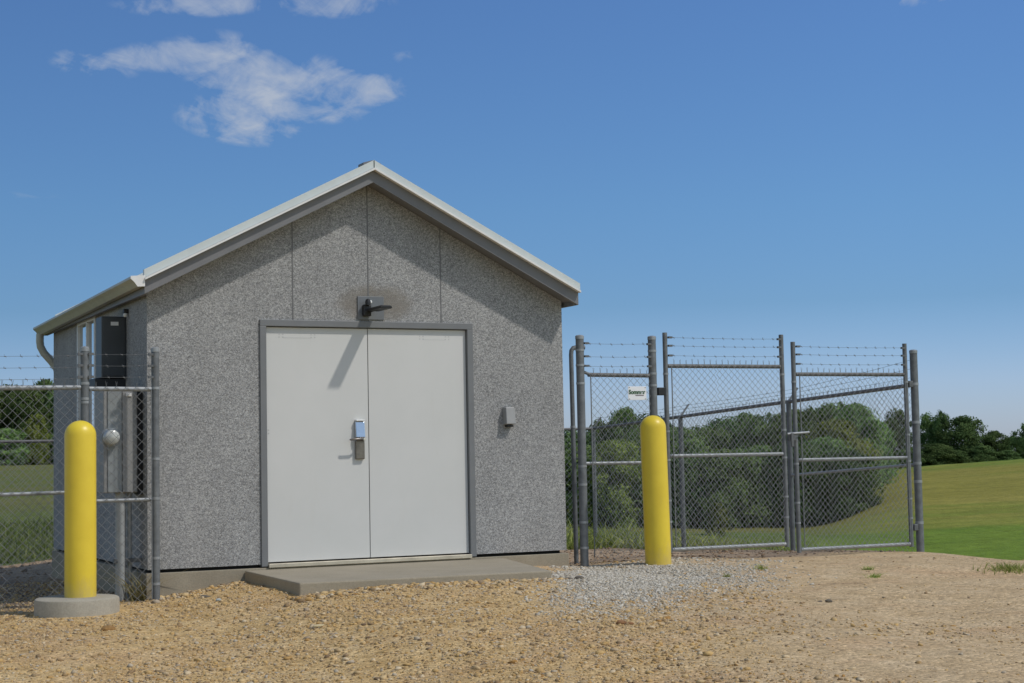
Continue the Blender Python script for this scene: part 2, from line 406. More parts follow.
# ------------------------------------------------------------------ loose stones (uncountable): one object each
ICO_V, ICO_F = None, None
def ico():
    g = (1+5**.5)/2
    v = np.array([(-1,g,0),(1,g,0),(-1,-g,0),(1,-g,0),(0,-1,g),(0,1,g),(0,-1,-g),(0,1,-g),(g,0,-1),(g,0,1),(-g,0,-1),(-g,0,1)], float)
    v /= np.linalg.norm(v[0])
    f = np.array([(0,11,5),(0,5,1),(0,1,7),(0,7,10),(0,10,11),(1,5,9),(5,11,4),(11,10,2),(10,7,6),(7,1,8),(3,9,4),(3,4,2),(3,2,6),(3,6,8),(3,8,9),(4,9,5),(2,4,11),(6,2,10),(8,6,7),(9,8,1)])
    return v, f
ICO_V, ICO_F = ico()
def scatter(name, xy, size, mat, label):
    n = len(xy); z = terrain(xy[:, 0], xy[:, 1])
    v = ICO_V[None]*rng.uniform(.5, 1.4, (n, 12, 1))
    sc = np.stack([rng.uniform(.7, 1.35, n), rng.uniform(.7, 1.3, n), rng.uniform(.4, .85, n)], -1)*size[:, None]
    v = v*sc[:, None, :]
    a = rng.uniform(0, 2*np.pi, n); ca, sa = np.cos(a)[:, None], np.sin(a)[:, None]
    x = v[..., 0]*ca-v[..., 1]*sa; y = v[..., 0]*sa+v[..., 1]*ca
    P = np.stack([x+xy[:, :1], y+xy[:, 1:], v[..., 2]+(z+size*.12)[:, None]], -1).reshape(-1, 3)
    F = (ICO_F[None]+12*np.arange(n)[:, None, None]).reshape(-1, 3)
    o = bpy.data.objects.new(name, fast_mesh(name, P, F, mat)); col.objects.link(o)
    return tag(o, label, 'gravel', None, 'stuff')
def yard_points(n, D0, D1, power=1.0):
    D = D0+(D1-D0)*rng.random(n)**power; t = rng.uniform(-.33, .33, n)
    x = CX+FX*D+FY*t*D; y = CY+FY*D-FX*t*D
    return np.stack([x, y], -1)
SLAB = np.array([(-1.19, -.02), (-1.255, -1.74), (.93, -1.86), (1.36, -.02)])
def in_slab(p, g=.02):
    ok = np.ones(len(p), bool); q = SLAB
    for k in range(4):
        a, b = q[k], q[(k+1) % 4]; e = b-a; nrm = np.array([-e[1], e[0]])/np.linalg.norm(e)
        ok &= ((p-a)@nrm) > -g
    return ok
def free(p):
    bad = in_slab(p) | ((np.abs(p[:, 0]) < 2.09) & (p[:, 1] > -.03) & (p[:, 1] < 4.6)) | (p[:, 0] > 6.8) | (p[:, 1] > 7.8)
    bad |= np.hypot(p[:, 0]+2.72, p[:, 1]+.58) < .38
    bad |= np.hypot(p[:, 0]-2.826, p[:, 1]+.44) < .14
    return p[~bad]
pp = free(yard_points(140000, 8.6, 17.2, 1.15))
# patchy: thin out where the yard is trodden
patch = .5+.5*np.sin(pp[:, 0]*1.3+np.sin(pp[:, 1]*.9)*1.4)*np.sin(pp[:, 1]*1.1-.6*pp[:, 0])
pp = pp[rng.random(len(pp)) > .85*chips_w(pp[:, 0], pp[:, 1])]; patch = .5+.5*np.sin(pp[:, 0]*1.3+np.sin(pp[:, 1]*.9)*1.4)*np.sin(pp[:, 1]*1.1-.6*pp[:, 0])
keep = rng.random(len(pp)) < np.clip(.40+.75*patch-.24*np.maximum(pp[:, 0]-.3*pp[:, 1]-.4, 0), .03, 1)
pp = pp[keep]; sz = rng.lognormal(math.log(.0053), .58, len(pp)).clip(.0025, .026)
sz *= np.where(pp[:, 0] > 2.3, .8, 1)
scatter('gravel_stones', pp, sz, MT['stone'], 'loose tan and brown gravel stones scattered over the yard')
# bigger stones heaped along the slab's front edge and along the foundation
ea = rng.uniform(-1.35, 1.0, 2200); eb = -1.80-np.abs(rng.normal(0, .13, 2200))
fa = rng.uniform(-2.1, -1.2, 500); fb = -.06-np.abs(rng.normal(0, .12, 500))
pe = free(np.vstack([np.stack([ea, eb], -1), np.stack([fa, fb], -1)]))
scatter('edge_gravel', pe, rng.lognormal(math.log(.013), .42, len(pe)).clip(.005, .04), MT['stone'], 'coarse yellow gravel heaped along the front edge of the door slab')
# pale limestone chips between the slab and the right bollard
n = 90000
pw = np.stack([rng.uniform(-.2, 4.2, n), rng.uniform(-4.4, .15, n)], -1)
wgt = chips_w(pw[:, 0], pw[:, 1])
pw = free(pw[rng.random(n) < wgt*.95])
scatter('limestone_chips', pw, rng.lognormal(math.log(.0078), .42, len(pw)).clip(.003, .02), MT['stone_pale'], 'pale grey limestone chips spread round the foot of the right bollard')
pi_ = np.stack([rng.uniform(-6.5, 6.6, 7000), rng.uniform(.25, 7.6, 7000)], -1); pi_ = free(pi_)
scatter('compound_gravel', pi_, rng.lognormal(math.log(.011), .45, len(pi_)).clip(.004, .035), m_stone('dull_stones', [(.15, .11, .08), (.24, .185, .13), (.32, .25, .18), (.25, .15, .08), (.32, .22, .12)]), 'dull grey brown gravel inside the fenced compound')

# individual larger rocks lying in the yard
def rock(loc, size, mat, label, seed, parts=1, cat='stone', flat=.6):
    r = np.random.default_rng(seed); b = MB()
    for k in range(parts):
        off = np.array([0, 0, 0]) if k == 0 else np.array([r.uniform(-1.6, 1.6)*size, r.uniform(-1.2, 1.2)*size, 0])
        s_ = size*(1 if k == 0 else r.uniform(.35, .7))
        vv = ICO_V*r.uniform(.7, 1.25, (12, 1))*np.array([1.25, .9, flat])*s_+off
        b.add([(loc[0]+x, loc[1]+y, tz(loc[0], loc[1])+z+.25*s_) for x, y, z in vv], ICO_F.tolist())
    z0 = tz(loc[0], loc[1])
    o = b.build('clay_clod' if cat == 'clod' else 'rock', mat, loc=(loc[0], loc[1], z0))
    sub = o.modifiers.new('sub', 'SUBSURF'); sub.levels = 1; sub.render_levels = 1
    return tag(o, label, cat)
rock((.07, -4.55), .045, MT['clod'], 'crumbling reddish brown clay clod on the gravel below the right bollard', 3, 6, 'clod')
rock((-2.80, -1.95), .055, MT['rock_brown'], 'rusty brown stone on gravel below the concrete foot of the left bollard', 4)
rock((-1.62, -3.25), .045, MT['rock_pale'], 'pale yellow flat stone on the gravel left of the slab corner', 5, 1, 'stone', .4)
rock((-1.72, -.62), .035, MT['rock_dark'], 'dark crumbly clods strewn on gravel before the left end of the foundation', 21, 9, 'clod', .45)
rock((2.30, -3.85), .035, MT['rock_dark'], 'small dark stone lying alone on the trodden right part of the yard', 6, 2)
rock((-1.72, -1.05), .03, MT['rock_blue'], 'small bluish grey stone on gravel between left bollard foot and slab', 8)
rock((1.10, -2.03), .05, MT['rock_dark'], 'dark flat stone at the right front corner of the door slab', 9, 2, 'stone', .5)

# ------------------------------------------------------------------ pump house
HW, LEN = 2.05, 4.46
bld = thing('utility_building', (0, 2.2, -.3), 'small gabled pump house with grey pebbled walls and white double doors', 'building')
MB().box((-HW-.016, -.016, -.75), (HW+.016, LEN+.016, -.04)).build('foundation', MT['conc'], bld, bevel=.006)
MB().box((-HW+.05, .05, -.041), (HW-.05, LEN-.05, -.008)).build('base_gap_shade', MT['seal_shade'], bld)  # black filler that paints the shade line in the gap under the wall
WB = -.010
def rake(x): return 3.4826-.514*abs(x)
DL, DR, DT = -.972, 1.018, 2.130         # clear door opening
FO = .060                                # frame face width
ox0, ox1, oz = DL-FO+.01, DR+FO-.01, DT+FO-.01
w = MB()
w.prism_y([(-HW, WB), (ox0, WB), (ox0, rake(ox0)), (-HW, rake(HW))], 0, .15)
w.prism_y([(ox1, WB), (HW, WB), (HW, rake(HW)), (ox1, rake(ox1))], 0, .15)
w.prism_y([(ox0, oz), (ox1, oz), (ox1, rake(ox1)), (0, rake(0)), (ox0, rake(ox0))], 0, .15)
w.prism_y([(-HW, WB), (HW, WB), (HW, rake(HW)), (0, rake(0)), (-HW, rake(HW))], LEN-.15, LEN)
w.box((HW-.15, .15, WB), (HW, LEN-.15, rake(HW)))
# left wall with a window opening
wy0, wy1, wz0, wz1 = 2.16, 3.07, .95, 2.40
for a, b in (((.15, WB), (wy0, rake(HW))), ((wy1, WB), (LEN-.15, rake(HW))), ((wy0, WB), (wy1, wz0)), ((wy0, wz1), (wy1, rake(HW)))):
    w.box((-HW, a[0], a[1]), (-HW+.15, b[0], b[1]))
w.build('wall', MT['wall'], bld)
MB().box((-1.0, .6, WB), (1.0, .65, 2.2)).build('inner_partition', MT['black'], bld)
for x in (-.715, .019, .756): MB().box((x-.0055, -.0022, oz+.012), (x+.0055, .004, rake(x)-.005)).build('panel_joint', MT['joint'], bld)
# roof
ROOF = lambda x: 3.666-.5095*abs(x)
r_ = MB()
for s in (-1, 1):
    E_ = 2.125
    poly = [(0, ROOF(0)-.055), (s*E_, ROOF(E_)-.062), (s*E_, ROOF(E_)-.082), (0, ROOF(0)-.082)]
    r_.prism_y(poly if s > 0 else poly[::-1], -.205, LEN+.205)
roof = r_.build('roof', MT['trim'], bld)
for s in (-1, 1):
    for y0, y1 in ((-.25, -.206), (LEN+.206, LEN+.25)):
        top = 0 if y0 < 0 else -.066
        poly = [(0, ROOF(0)+top), (s*2.13, ROOF(2.13)+top), (s*2.13, ROOF(2.13)-.072), (0, ROOF(0)-.072)]
        MB().prism_y(poly if s > 0 else poly[::-1], y0, y1).build('rake_trim', MT['trim'], roof)
rb = MB()
for s in (-1, 1):                         # standing seams on the two slopes
    for k in range(1, 11):
        y = -.2+k*.43
        poly = [(s*.02, ROOF(.02)-.064), (s*2.10, ROOF(2.10)-.064), (s*2.10, ROOF(2.10)-.034), (s*.02, ROOF(.02)-.030)]
        rb.prism_y(poly if s < 0 else poly[::-1], y-.01, y+.01)
rb.build('seam_rib', MT['trim'], roof)
for s in (-1, 1):
    lip = [(s*.0, ROOF(0)-.074), (s*2.126, ROOF(2.126)-.074), (s*2.126, ROOF(2.126)-.093), (s*.0, ROOF(0)-.093)]
    MB().prism_y(lip if s > 0 else lip[::-1], -.276, -.2245).build('drip_edge', MT['white_cap'], roof)
cap = MB(); ce = MB()
for s in (-1, 1):
    poly = [(0, ROOF(0)-.054), (s*.11, ROOF(.11)-.054), (s*.11, ROOF(.11)-.034), (0, ROOF(0)-.034)]
    cap.prism_y(poly if s > 0 else poly[::-1], -.05, LEN+.15)
    poly = [(0, ROOF(0)-.05), (s*.085, ROOF(.085)-.05), (s*.085, ROOF(.085)+.024), (0, ROOF(0)+.006)]
    ce.prism_y(poly if s > 0 else poly[::-1], -.2, -.06)
cap.build('ridge_cap', MT['trim'], roof); ce.build('ridge_cap_end', MT['fascia'], roof)
MB().box((-.003, -.2535, ROOF(0)-.072), (.003, -.2505, ROOF(0)-.004)).build('ridge_joint', MT['seal_shade'], roof)
for s in (-1, 1):
    f0, f1 = (0, 3.4626), (s*2.121, 3.4626-.514*2.121)
    poly = [f0, f1, (f1[0], 3.575-.5095*2.121), (0, 3.575)]
    for y0, y1 in ((-.224, -.185), (LEN+.185, LEN+.224)):
        MB().prism_y(poly if s > 0 else poly[::-1], y0, y1).build('fascia', MT['fascia'], bld)
    MB().box((s*2.085 if s < 0 else 2.085, -.184, 2.372), (s*2.085+s*.036 if s > 0 else -2.121, LEN+.184, 2.492)).build('fascia', MT['fascia'], bld) if s > 0 else \
        MB().box((-2.121, -.184, 2.372), (-2.085, LEN+.184, 2.492)).build('fascia', MT['fascia'], bld)
    sp = [(s*.0, 3.486), (s*2.084, 3.486-.514*2.084), (s*2.084, 3.57-.5095*2.084), (0, 3.57)]
    MB().prism_y(sp if s > 0 else sp[::-1], -.184, LEN+.184).build('soffit', MT['fascia'], bld)
# gutter on the left eave, falling slightly to the back
g = MB(); prof = [(-2.124, .092), (-2.124, .0), (-2.185, -.004), (-2.215, .035), (-2.245, .062), (-2.245, .082), (-2.238, .082), (-2.238, .066), (-2.207, .04), (-2.18, .004), (-2.130, .006), (-2.130, .092)]
for (y, zz) in ((-.245, 2.436), (LEN+.16, 2.376)): g.v += [(x, y, z+zz) for x, z in prof]
n_ = len(prof); g.f += [[k, (k+1) % n_, (k+1) % n_+n_, k+n_] for k in range(n_)]+[list(range(n_))[::-1], [k+n_ for k in range(n_)]]
gut = g.build('gutter', MT['gutter'], bld)
pc = [(-2.124, .094), (-2.124, -.002), (-2.187, -.006), (-2.217, .034), (-2.247, .061), (-2.247, .084)]
MB().prism_y([(x, z+2.436) for x, z in pc][::-1], -.254, -.2465).build('end_cap', MT['white_cap'], gut)
MB().prism_y([(x, z+2.376) for x, z in pc][::-1], LEN+.161, LEN+.168).build('end_cap', MT['gutter'], gut)
dsp = MB(); yy = LEN+.095
dsp.tube([(-2.182, yy, 2.385), (-2.184, yy, 2.30), (-2.176, yy, 2.24), (-2.14, yy, 2.17), (-2.06, yy, 2.08), (-2.0, yy, 2.0), (-1.985, yy, 1.93), (-1.985, yy, -.38)], .043, 12)
dsp.build('downspout', MT['gutter'], gut, smooth=True)
# door frame and doors
fr = MB(); fx0, fx1, fz = DL-FO, DR+FO, DT+FO
fr.box((fx0, -.018, -.03), (DL, .10, DT)); fr.box((DR, -.018, -.03), (fx1, .10, DT)); fr.box((fx0, -.018, DT), (fx1, .10, fz))
frame = fr.build('door_frame', MT['frame'], bld, bevel=.004)
st = MB(); st.box((DL, .045, .02), (DL+.014, .058, DT-.002)).box((DR-.014, .045, .02), (DR, .058, DT-.002)).box((DL+.014, .045, DT-.014), (DR-.014, .058, DT-.002))
st.build('door_stop', MT['black'], frame)
MB().box((DL, -.045, -.040), (DR, .12, -.006)).build('threshold', MT['brass'], bld, bevel=.003)
XM = .016
dl = MB().box((DL+.004, .022, .006), (XM-.003, .062, DT-.006)).build('door', MT['door'], bld, bevel=.002)
dr = MB().box((XM+.003, .020, .006), (DR-.004, .060, DT-.006)).build('door', MT['door'], bld, bevel=.002)
MB().box((XM-.0028, .03, .006), (XM+.0028, .05, DT-.006)).build('meeting_seal', MT['seal_shade'], dl)
def marks(x0, x1, door):
    b = MB()
    for x in (x0, x0+.035, x1-.035, x1):
        for z in (2.035, 2.06): b.box((x-.006, .0195 if door is dr else .0210, z-.006), (x+.006, .023, z+.006))
    b.box((x0+.035, .0195 if door is dr else .0210, 2.027), (x1-.035, .023, 2.0305))
    b.build('closer_mark', MT['mark'], door)
marks(-.84, -.50, dl); marks(.54, .84, dr)
hb = MB()
for z in (1.16, 1.19): hb.box((-.955, .0205, z-.007), (-.941, .023, z+.007))
hb.build('hinge_mark', MT['mark'], dl)
lk = MB().box((-.124, -.012, .912), (-.036, .022, 1.085)); lkb = lk.build('lock', MT['steel_dark'], dl, bevel=.008)
MB().add([(-.126,-.030,1.110),(-.034,-.030,1.110),(-.034,.0215,1.110),(-.126,.0215,1.110),(-.126,-.008,1.262),(-.034,-.008,1.262),(-.034,.0215,1.262),(-.126,.0215,1.262)], [[0,3,2,1],[4,5,6,7],[0,1,5,4],[1,2,6,5],[2,3,7,6],[3,0,4,7]]).build('lock_upper_plate', MT['chrome'], lkb, bevel=.008)
MB().box((-.122, -.024, 1.2625), (-.038, .0215, 1.278)).build('lock_cap', MT['label'], lkb, bevel=.004)
MB().box((-.118, -.030, 1.0855), (-.036, .0215, 1.1095)).build('lock_collar', MT['chrome'], lkb, bevel=.004)
MB().tube([(-.075, -.028, 1.098), (-.075, -.062, 1.098), (-.095, -.075, 1.098), (-.19, -.075, 1.094), (-.205, -.068, 1.092)], [.012, .011, .010, .009, .007], 10).build('lever', MT['steel_dark'], lkb, smooth=True)

# ------------------------------------------------------------------ slab in front of the doors
sl = MB(); zt, zb_ = -.055, -.42
pts = [(-1.19, -.020), (-1.255, -1.74), (.93, -1.86), (1.36, -.020)]
sl.add([(x, y, zb_) for x, y in pts]+[(x, y, zt) for x, y in pts], [[3, 2, 1, 0], [4, 5, 6, 7]]+[[k, (k+1) % 4, (k+1) % 4+4, k+4] for k in range(4)])
tag(sl.build('door_slab', MT['slab'], loc=(0, -.9, -.3), bevel=.012), 'flat concrete slab laid before the white double doors', 'slab')

# ------------------------------------------------------------------ things fixed to the front wall
wl = thing('wall_light', (.04, 0, 2.31), 'dark wall light with outstretched arm mounted over the white doors', 'light')
MB().box((-.090, -.012, 2.206), (.172, -.0005, 2.424)).build('backplate', MT['plate'], wl, bevel=.003)
MB().box((-.05, -.06, 2.235), (.03, -.0125, 2.345)).build('housing', MT['black'], wl, bevel=.012)
MB().tube([(.02, -.04, 2.29), (.03, -.10, 2.295), (.035, -.18, 2.294)], .020, 10).build('arm', MT['black'], wl, smooth=True)
hd = MB(); hp = [(-.02, 2.278), (.098, 2.278), (.098, 2.298), (.078, 2.310), (.0, 2.310), (-.02, 2.298)]
hd.prism_y(hp, -.405, -.075)
hd.build('lamp_head', MT['black'], wl, bevel=.006)
MB().lathe((-.012, -.075, 2.345), [(.024, -.01), (.026, .02), (.020, .042), (.008, .05)], 16).build('photocell', MT['black'], wl, smooth=True)
MB().lathe((.030, -.03, 2.372), [(.014, -.012), (.016, 0), (.010, .014)], 14).build('sensor_eye', MT['label'], wl, smooth=True)
jb = thing('junction_box', (1.44, 0, 1.30), 'small pale grey weatherproof box on the wall right of the doors', 'box')
MB().add([(1.385,-.0005,1.213),(1.490,-.0005,1.213),(1.490,-.0005,1.388),(1.385,-.0005,1.388),(1.388,-.085,1.222),(1.487,-.085,1.222),(1.484,-.065,1.382),(1.391,-.065,1.382)],
         [[0,1,2,3],[7,6,5,4],[0,4,5,1],[1,5,6,2],[2,6,7,3],[3,7,4,0]]).build('cover', MT['jbox'], jb, bevel=.006)
MB().box((1.405, -.06, 1.195), (1.47, -.002, 1.2125)).build('cable_gland', MT['black'], jb, bevel=.003)

# ------------------------------------------------------------------ left wall equipment (in the building's shade)
WX = -HW-.001
wn = thing('window_unit', (WX, 2.6, 1.6), 'tall window in the shaded left wall reflecting pale sky', 'window')
wf = MB()
for a, b in (((wy0, wz0), (wy0+.05, wz1)), ((wy1-.05, wz0), (wy1, wz1)), ((wy0+.05, wz0), (wy1-.05, wz0+.05)), ((wy0+.05, wz1-.05), (wy1-.05, wz1)), ((2.56, wz0+.05), (2.60, wz1-.05))):
    wf.box((WX-.012, a[0]+.001, a[1]+.001), (WX+.10, b[0]-.001, b[1]-.001))
wf.build('frame', MT['label'], wn, bevel=.002)
MB().box((WX+.015, wy0+.05, wz0+.05), (WX+.03, 2.56, wz1-.05)).build('pane', MT['glass'], wn)
MB().box((WX+.015, 2.60, wz0+.05), (WX+.03, wy1-.05, wz1-.05)).build('pane', MT['glass'], wn)
uc = thing('charcoal_cabinet', (WX, 1.0, 1.7), 'tall charcoal metal cabinet hung high on the shaded left wall', 'cabinet')
MB().box((-2.277, .80, 1.70), (WX, 1.06, 2.262)).build('body', MT['dark_box'], uc, bevel=.006)
MB().box((-2.268, .792, 1.715), (-2.066, .7995, 2.250)).build('cover', MT['dark_box'], uc, bevel=.003)
MB().box((-2.195, .789, 2.178), (-2.125, .7915, 2.212)).build('label_plate', MT['label'], uc)
MB().box((-2.33, .83, 1.60), (WX, 1.18, 1.697)).build('bottom_tray', MT['black'], uc, bevel=.006)
sc_ = thing('wall_sensor', (WX, .72, 2.30), 'tiny black hooded lamp with white face above the charcoal cabinet', 'light')
MB().box((-2.095, .70, 2.285), (WX, .76, 2.325)).build('hood', MT['black'], sc_, bevel=.006)
MB().lathe((-2.078, .715, 2.268), [(.014, -.016), (.022, 0), (.018, .016)], 14).build('lens', MT['label'], sc_, smooth=True)
mc = thing('meter_cabinet', (WX, .25, .65), 'grey electric cabinet with round meter near the left front corner', 'cabinet')
MB().box((-2.40, .13, .66), (-2.045-.06, .50, 1.56)).build('body', MT['box_grey'], mc, bevel=.008)
MB().box((-2.366, .118, .665), (-2.245, .1295, 1.552)).build('meter_door', MT['box_blue'], mc, bevel=.004)
MB().box((-2.238, .118, .665), (-2.112, .1295, 1.552)).build('cover_door', MT['box_grey'], mc, bevel=.004)
MB().box((-2.104, .16, .64), (WX-.0015, .46, 1.58)).build('gap_shade_block', MT['black'], mc)  # black block standing for the shade in the gap behind the cabinet
MB().tube([(-2.345, .1175, 1.145), (-2.345, .06, 1.145), (-2.345, .02, 1.145), (-2.345, .0, 1.145)], [.072, .072, .06, .03], 24).build('meter_glass', MT['globe'], mc, smooth=True)
MB().tube([(-2.345, .116, 1.145), (-2.345, .095, 1.145)], .082, 24).build('meter_ring', MT['galv_rail'], mc, smooth=True)
MB().box((-2.21, .108, 1.50), (-2.16, .1175, 1.53)).build('hasp', MT['label'], mc, bevel=.002)
cd = MB().tube([(-2.235, .22, -.45), (-2.235, .22, .659)], .045, 14); cd.build('conduit', MT['conduit'], mc, smooth=True)
MB().tube([(-2.15, .26, -.45), (-2.15, .26, .659)], .024, 12).build('conduit', MT['conduit'], mc, smooth=True)
MB().box((-2.30, .19, .05), (WX-.0015, .24, .085)).build('conduit_strap', MT['galv'], mc)

# ------------------------------------------------------------------ bollards
def dome(r, h):
    return [(r, 0), (r, h-r*.95)]+[(r*math.cos(a), h-r*.95+r*.95*math.sin(a)) for a in np.radians([10, 20, 30, 40, 50, 60, 70, 80, 87])]
bl = thing('bollard', (-2.738, -.585, -.33), 'yellow dome-topped bollard on a round concrete foot at the left fence', 'bollard', 'yellow bollards guarding the building')
MB().lathe((-2.738, -.585, -.165), dome(.127, 1.44), 40).build('post', MT['yellow'], bl, smooth=True)
ft = MB().lathe((-2.765, -.585, -.58), [(.340, 0), (.337, .395), (.332, .409), (.318, .417), (.2, .420)], 48)
ft.build('footing', MT['footing'], bl, smooth=True)
br = thing('bollard', (2.826, -.437, -.215), 'yellow dome-topped bollard standing straight in pale gravel at the gate', 'bollard', 'yellow bollards guarding the building')
MB().lathe((2.826, -.437, -.26), dome(.127, 1.545), 40).build('post', MT['yellow'], br, smooth=True)
br.rotation_euler = (0, R(-1.0), 0)

# ------------------------------------------------------------------ chain-link fences
WR = .0021
def chain(b, p0, p1, zb, zt, w=.038, spike=.05):
    p0, p1 = Vector((p0[0], p0[1], 0)), Vector((p1[0], p1[1], 0)); d = p1-p0; L = d.length; d.normalize(); nrm = Vector((-d.y, d.x, 0))
    n = max(1, int(L/w)); w = L/n
    for k in range(n):
        smid = (k+.5)*w/L; z0 = zb[0]*(1-smid)+zb[1]*smid; z1 = zt[0]*(1-smid)+zt[1]*smid
        m = max(2, int(round((z1-z0)/w))); h = (z1-z0)/m
        o = len(b.v)
        for q in range(m+1):
            par = (q+k) % 2; s = (k+par)*w; off = nrm*(WR*1.1 if par else -WR*1.1)
            c = p0+d*s+off; z = z0+q*h
            for (ax, an) in ((1, 0), (0, 1), (-1, 0), (0, -1)):
                v = c+d*(ax*WR*1.25)+nrm*(an*WR); b.v.append((v.x, v.y, z))
        for q in range(m):
            for e in range(4):
                b.f.append([o+q*4+e, o+q*4+(e+1) % 4, o+(q+1)*4+(e+1) % 4, o+(q+1)*4+e])
        if spike and (k % 2 == 0):
            c = p0+d*((k+1)*w); 
            for sx in (-1, 1):
                e0 = Vector((c.x, c.y, z1-.005)); e1 = e0+d*(sx*.007)+Vector((0, 0, spike*(.8+.4*random.random())))
                b.tube([e0, e1], WR*.9, 3, False)
    return b
def barbed(b, p0, p1, sag=.006, step=.125):
    p0, p1 = Vector(p0), Vector(p1); L = (p1-p0).length; n = max(2, int(L/.05)); d = (p1-p0).normalized()
    pts = []
    for k in range(n+1):
        t = k/n; p = p0.lerp(p1, t); p.z -= sag*4*t*(1-t); pts.append(p)
    b.tube(pts, .0018, 4)
    t = .06
    while t < L-.04:
        p = p0.lerp(p1, t/L); p.z -= sag*4*(t/L)*(1-t/L)
        b.tube([p-d*.009, p+d*.009], .0038, 5)
        for k in range(4):
            a = k*math.pi/2+random.random(); v = Vector((d.y*math.cos(a), -d.x*math.cos(a), math.sin(a)))
            q = p+d*(.007*(-1 if k < 2 else 1)); b.tube([q, q+v*.018], .0013, 3)
        t += step*(.9+.2*random.random())
    return b
def post(parent, x, y, z0, z1, r=.035, lean=(0, 0)):
    b = MB().tube([(x-lean[0]*.0, y, z0), (x+lean[0], y+lean[1], z1)], r, 16)
    o = b.build('post', MT['galv'], parent, smooth=True)
    MB().lathe((x+lean[0], y+lean[1], z1), [(r+.003, -.03), (r+.003, .0), (r*.85, .008), (r*.4, .012), (.004, .013)], 16).build('post_cap', MT['galv_rail'], o, smooth=True)
    return o
def bands(po, x, y, zs, r=.035, h=.022):
    for z in zs: MB().lathe((x, y, z), [(r+.0035, -h/2), (r+.0035, h/2)], 16).build('band', MT['galv_rail'], po, smooth=True)
def rail(parent, p0, p1, r=.021, name='rail', mat='galv_rail'):
    return MB().tube([p0, p1], r, 12).build(name, MT[mat], parent, smooth=True)
def clips(parent, pts):
    for p in pts: MB().box((p[0]-.022, p[1]-.014, p[2]-.010), (p[0]+.022, p[1]+.014, p[2]+.010)).build('wire_clip', MT['barb'], parent)

# --- left fence, joined to the building's left front corner
LY = -.15
lf = thing('chain_link_fence', (-2.6, LY, -.33), 'chain-link fence topped with barbed wire behind the left yellow bollard', 'fence', 'chain-link fences round the compound')
pL = post(lf, -2.014, LY, -.45, 1.905, .034); bands(pL, -2.014, LY, (1.56, .95, .61, .1, -.12), .034)
pM = post(lf, -2.615, LY, -.5, 1.905, .036); bands(pM, -2.615, LY, (1.60, 1.47, 1.44, .65, .1), .036)
pF = post(lf, -5.35, LY, -.6, 1.86, .036); bands(pF, -5.35, LY, (1.55, .7), .036)
rail(lf, (-2.58, LY, 1.555), (-2.05, LY, 1.552)); rail(lf, (-2.58, LY, .602), (-2.05, LY, .602), .017)
rail(lf, (-5.3, LY, 1.545), (-2.65, LY, 1.567)); rail(lf, (-5.3, LY, .66), (-2.65, LY, .683), .017)
chain(MB(), (-2.57, LY-.024), (-2.05, LY-.024), (-.31, -.27), (1.575, 1.572), .042).build('chain_mesh', MT['wire_dull'], lf)
chain(MB(), (-5.3, LY-.024), (-2.66, LY-.024), (-.50, -.33), (1.565, 1.587), .042).build('chain_mesh', MT['wire_dull'], lf)
for z in (1.85, 1.752, 1.655):
    barbed(barbed(MB(), (-2.615, LY-.03, z), (-2.014, LY-.03, z+.005)), (-5.35, LY-.03, z-.045), (-2.615, LY-.03, z-.015)).build('barbed_wire', MT['barb'], lf)
clips(lf, [(x, LY-.03, z) for x in (-2.06, -2.57, -2.66) for z in (1.85, 1.752, 1.655)])
for x in (-2.055, -2.57, -2.665): MB().box((x-.004, LY-.033, -.27), (x+.004, LY-.029, 1.55)).build('tension_bar', MT['galv'], lf)

# --- narrow fixed panel between the building and the gate
GY = .05
nf = thing('chain_link_fence', (2.7, GY, -.2), 'narrow chain-link fence panel between building and right bollard, white sign on it', 'fence', 'chain-link fences round the compound')
q1 = post(nf, 2.272, GY, -.4, 2.090, .041); bands(q1, 2.272, GY, (1.95, 1.80, 1.62, .80, .62, .25, .0), .041)
q2 = post(nf, 3.103, GY, -.4, 2.094, .041); bands(q2, 3.103, GY, (1.95, 1.72, 1.60, .80, .3), .041)
rail(nf, (2.36, GY, 1.706), (3.07, GY, 1.700), mat='galv_top'); rail(nf, (2.31, GY, .826), (3.07, GY, .822), .018)
MB().tube([(2.305, GY, 1.735), (2.37, GY, 1.712)], .016, 10).build('rail_end', MT['galv'], nf, smooth=True)
chain(MB(), (2.37, GY-.024), (3.06, GY-.024), (-.13, -.10), (1.725, 1.72), .037).build('chain_mesh', MT['wire'], nf)
for z in (2.015, 1.885, 1.79): barbed(MB(), (2.31, GY-.03, z), (3.07, GY-.03, z+.006)).build('barbed_wire', MT['barb'], nf)
clips(nf, [(x, GY-.03, z) for x in (2.33, 3.05) for z in (2.018, 1.888, 1.793)])
MB().box((2.366, GY-.034, -.10), (2.376, GY-.028, 1.70)).build('tension_bar', MT['galv'], nf)
# short bent end post just behind the panel
t_ = thing('end_post', (2.48, .6, -.3), 'thin bent-topped grey pipe standing behind the first fence post by the building', 'post')
MB().tube([(2.475, .6, -.45), (2.465, .6, 1.94), (2.470, .6, 1.985), (2.49, .6, 2.01), (2.53, .6, 2.018), (2.62, .6, 2.018)], .024, 12).build('pipe', MT['galv'], t_, smooth=True)
MB().lathe((2.469, .6, 1.2), [(.028, -.012), (.028, .012)], 12).build('pipe_band', MT['galv_rail'], t_, smooth=True)

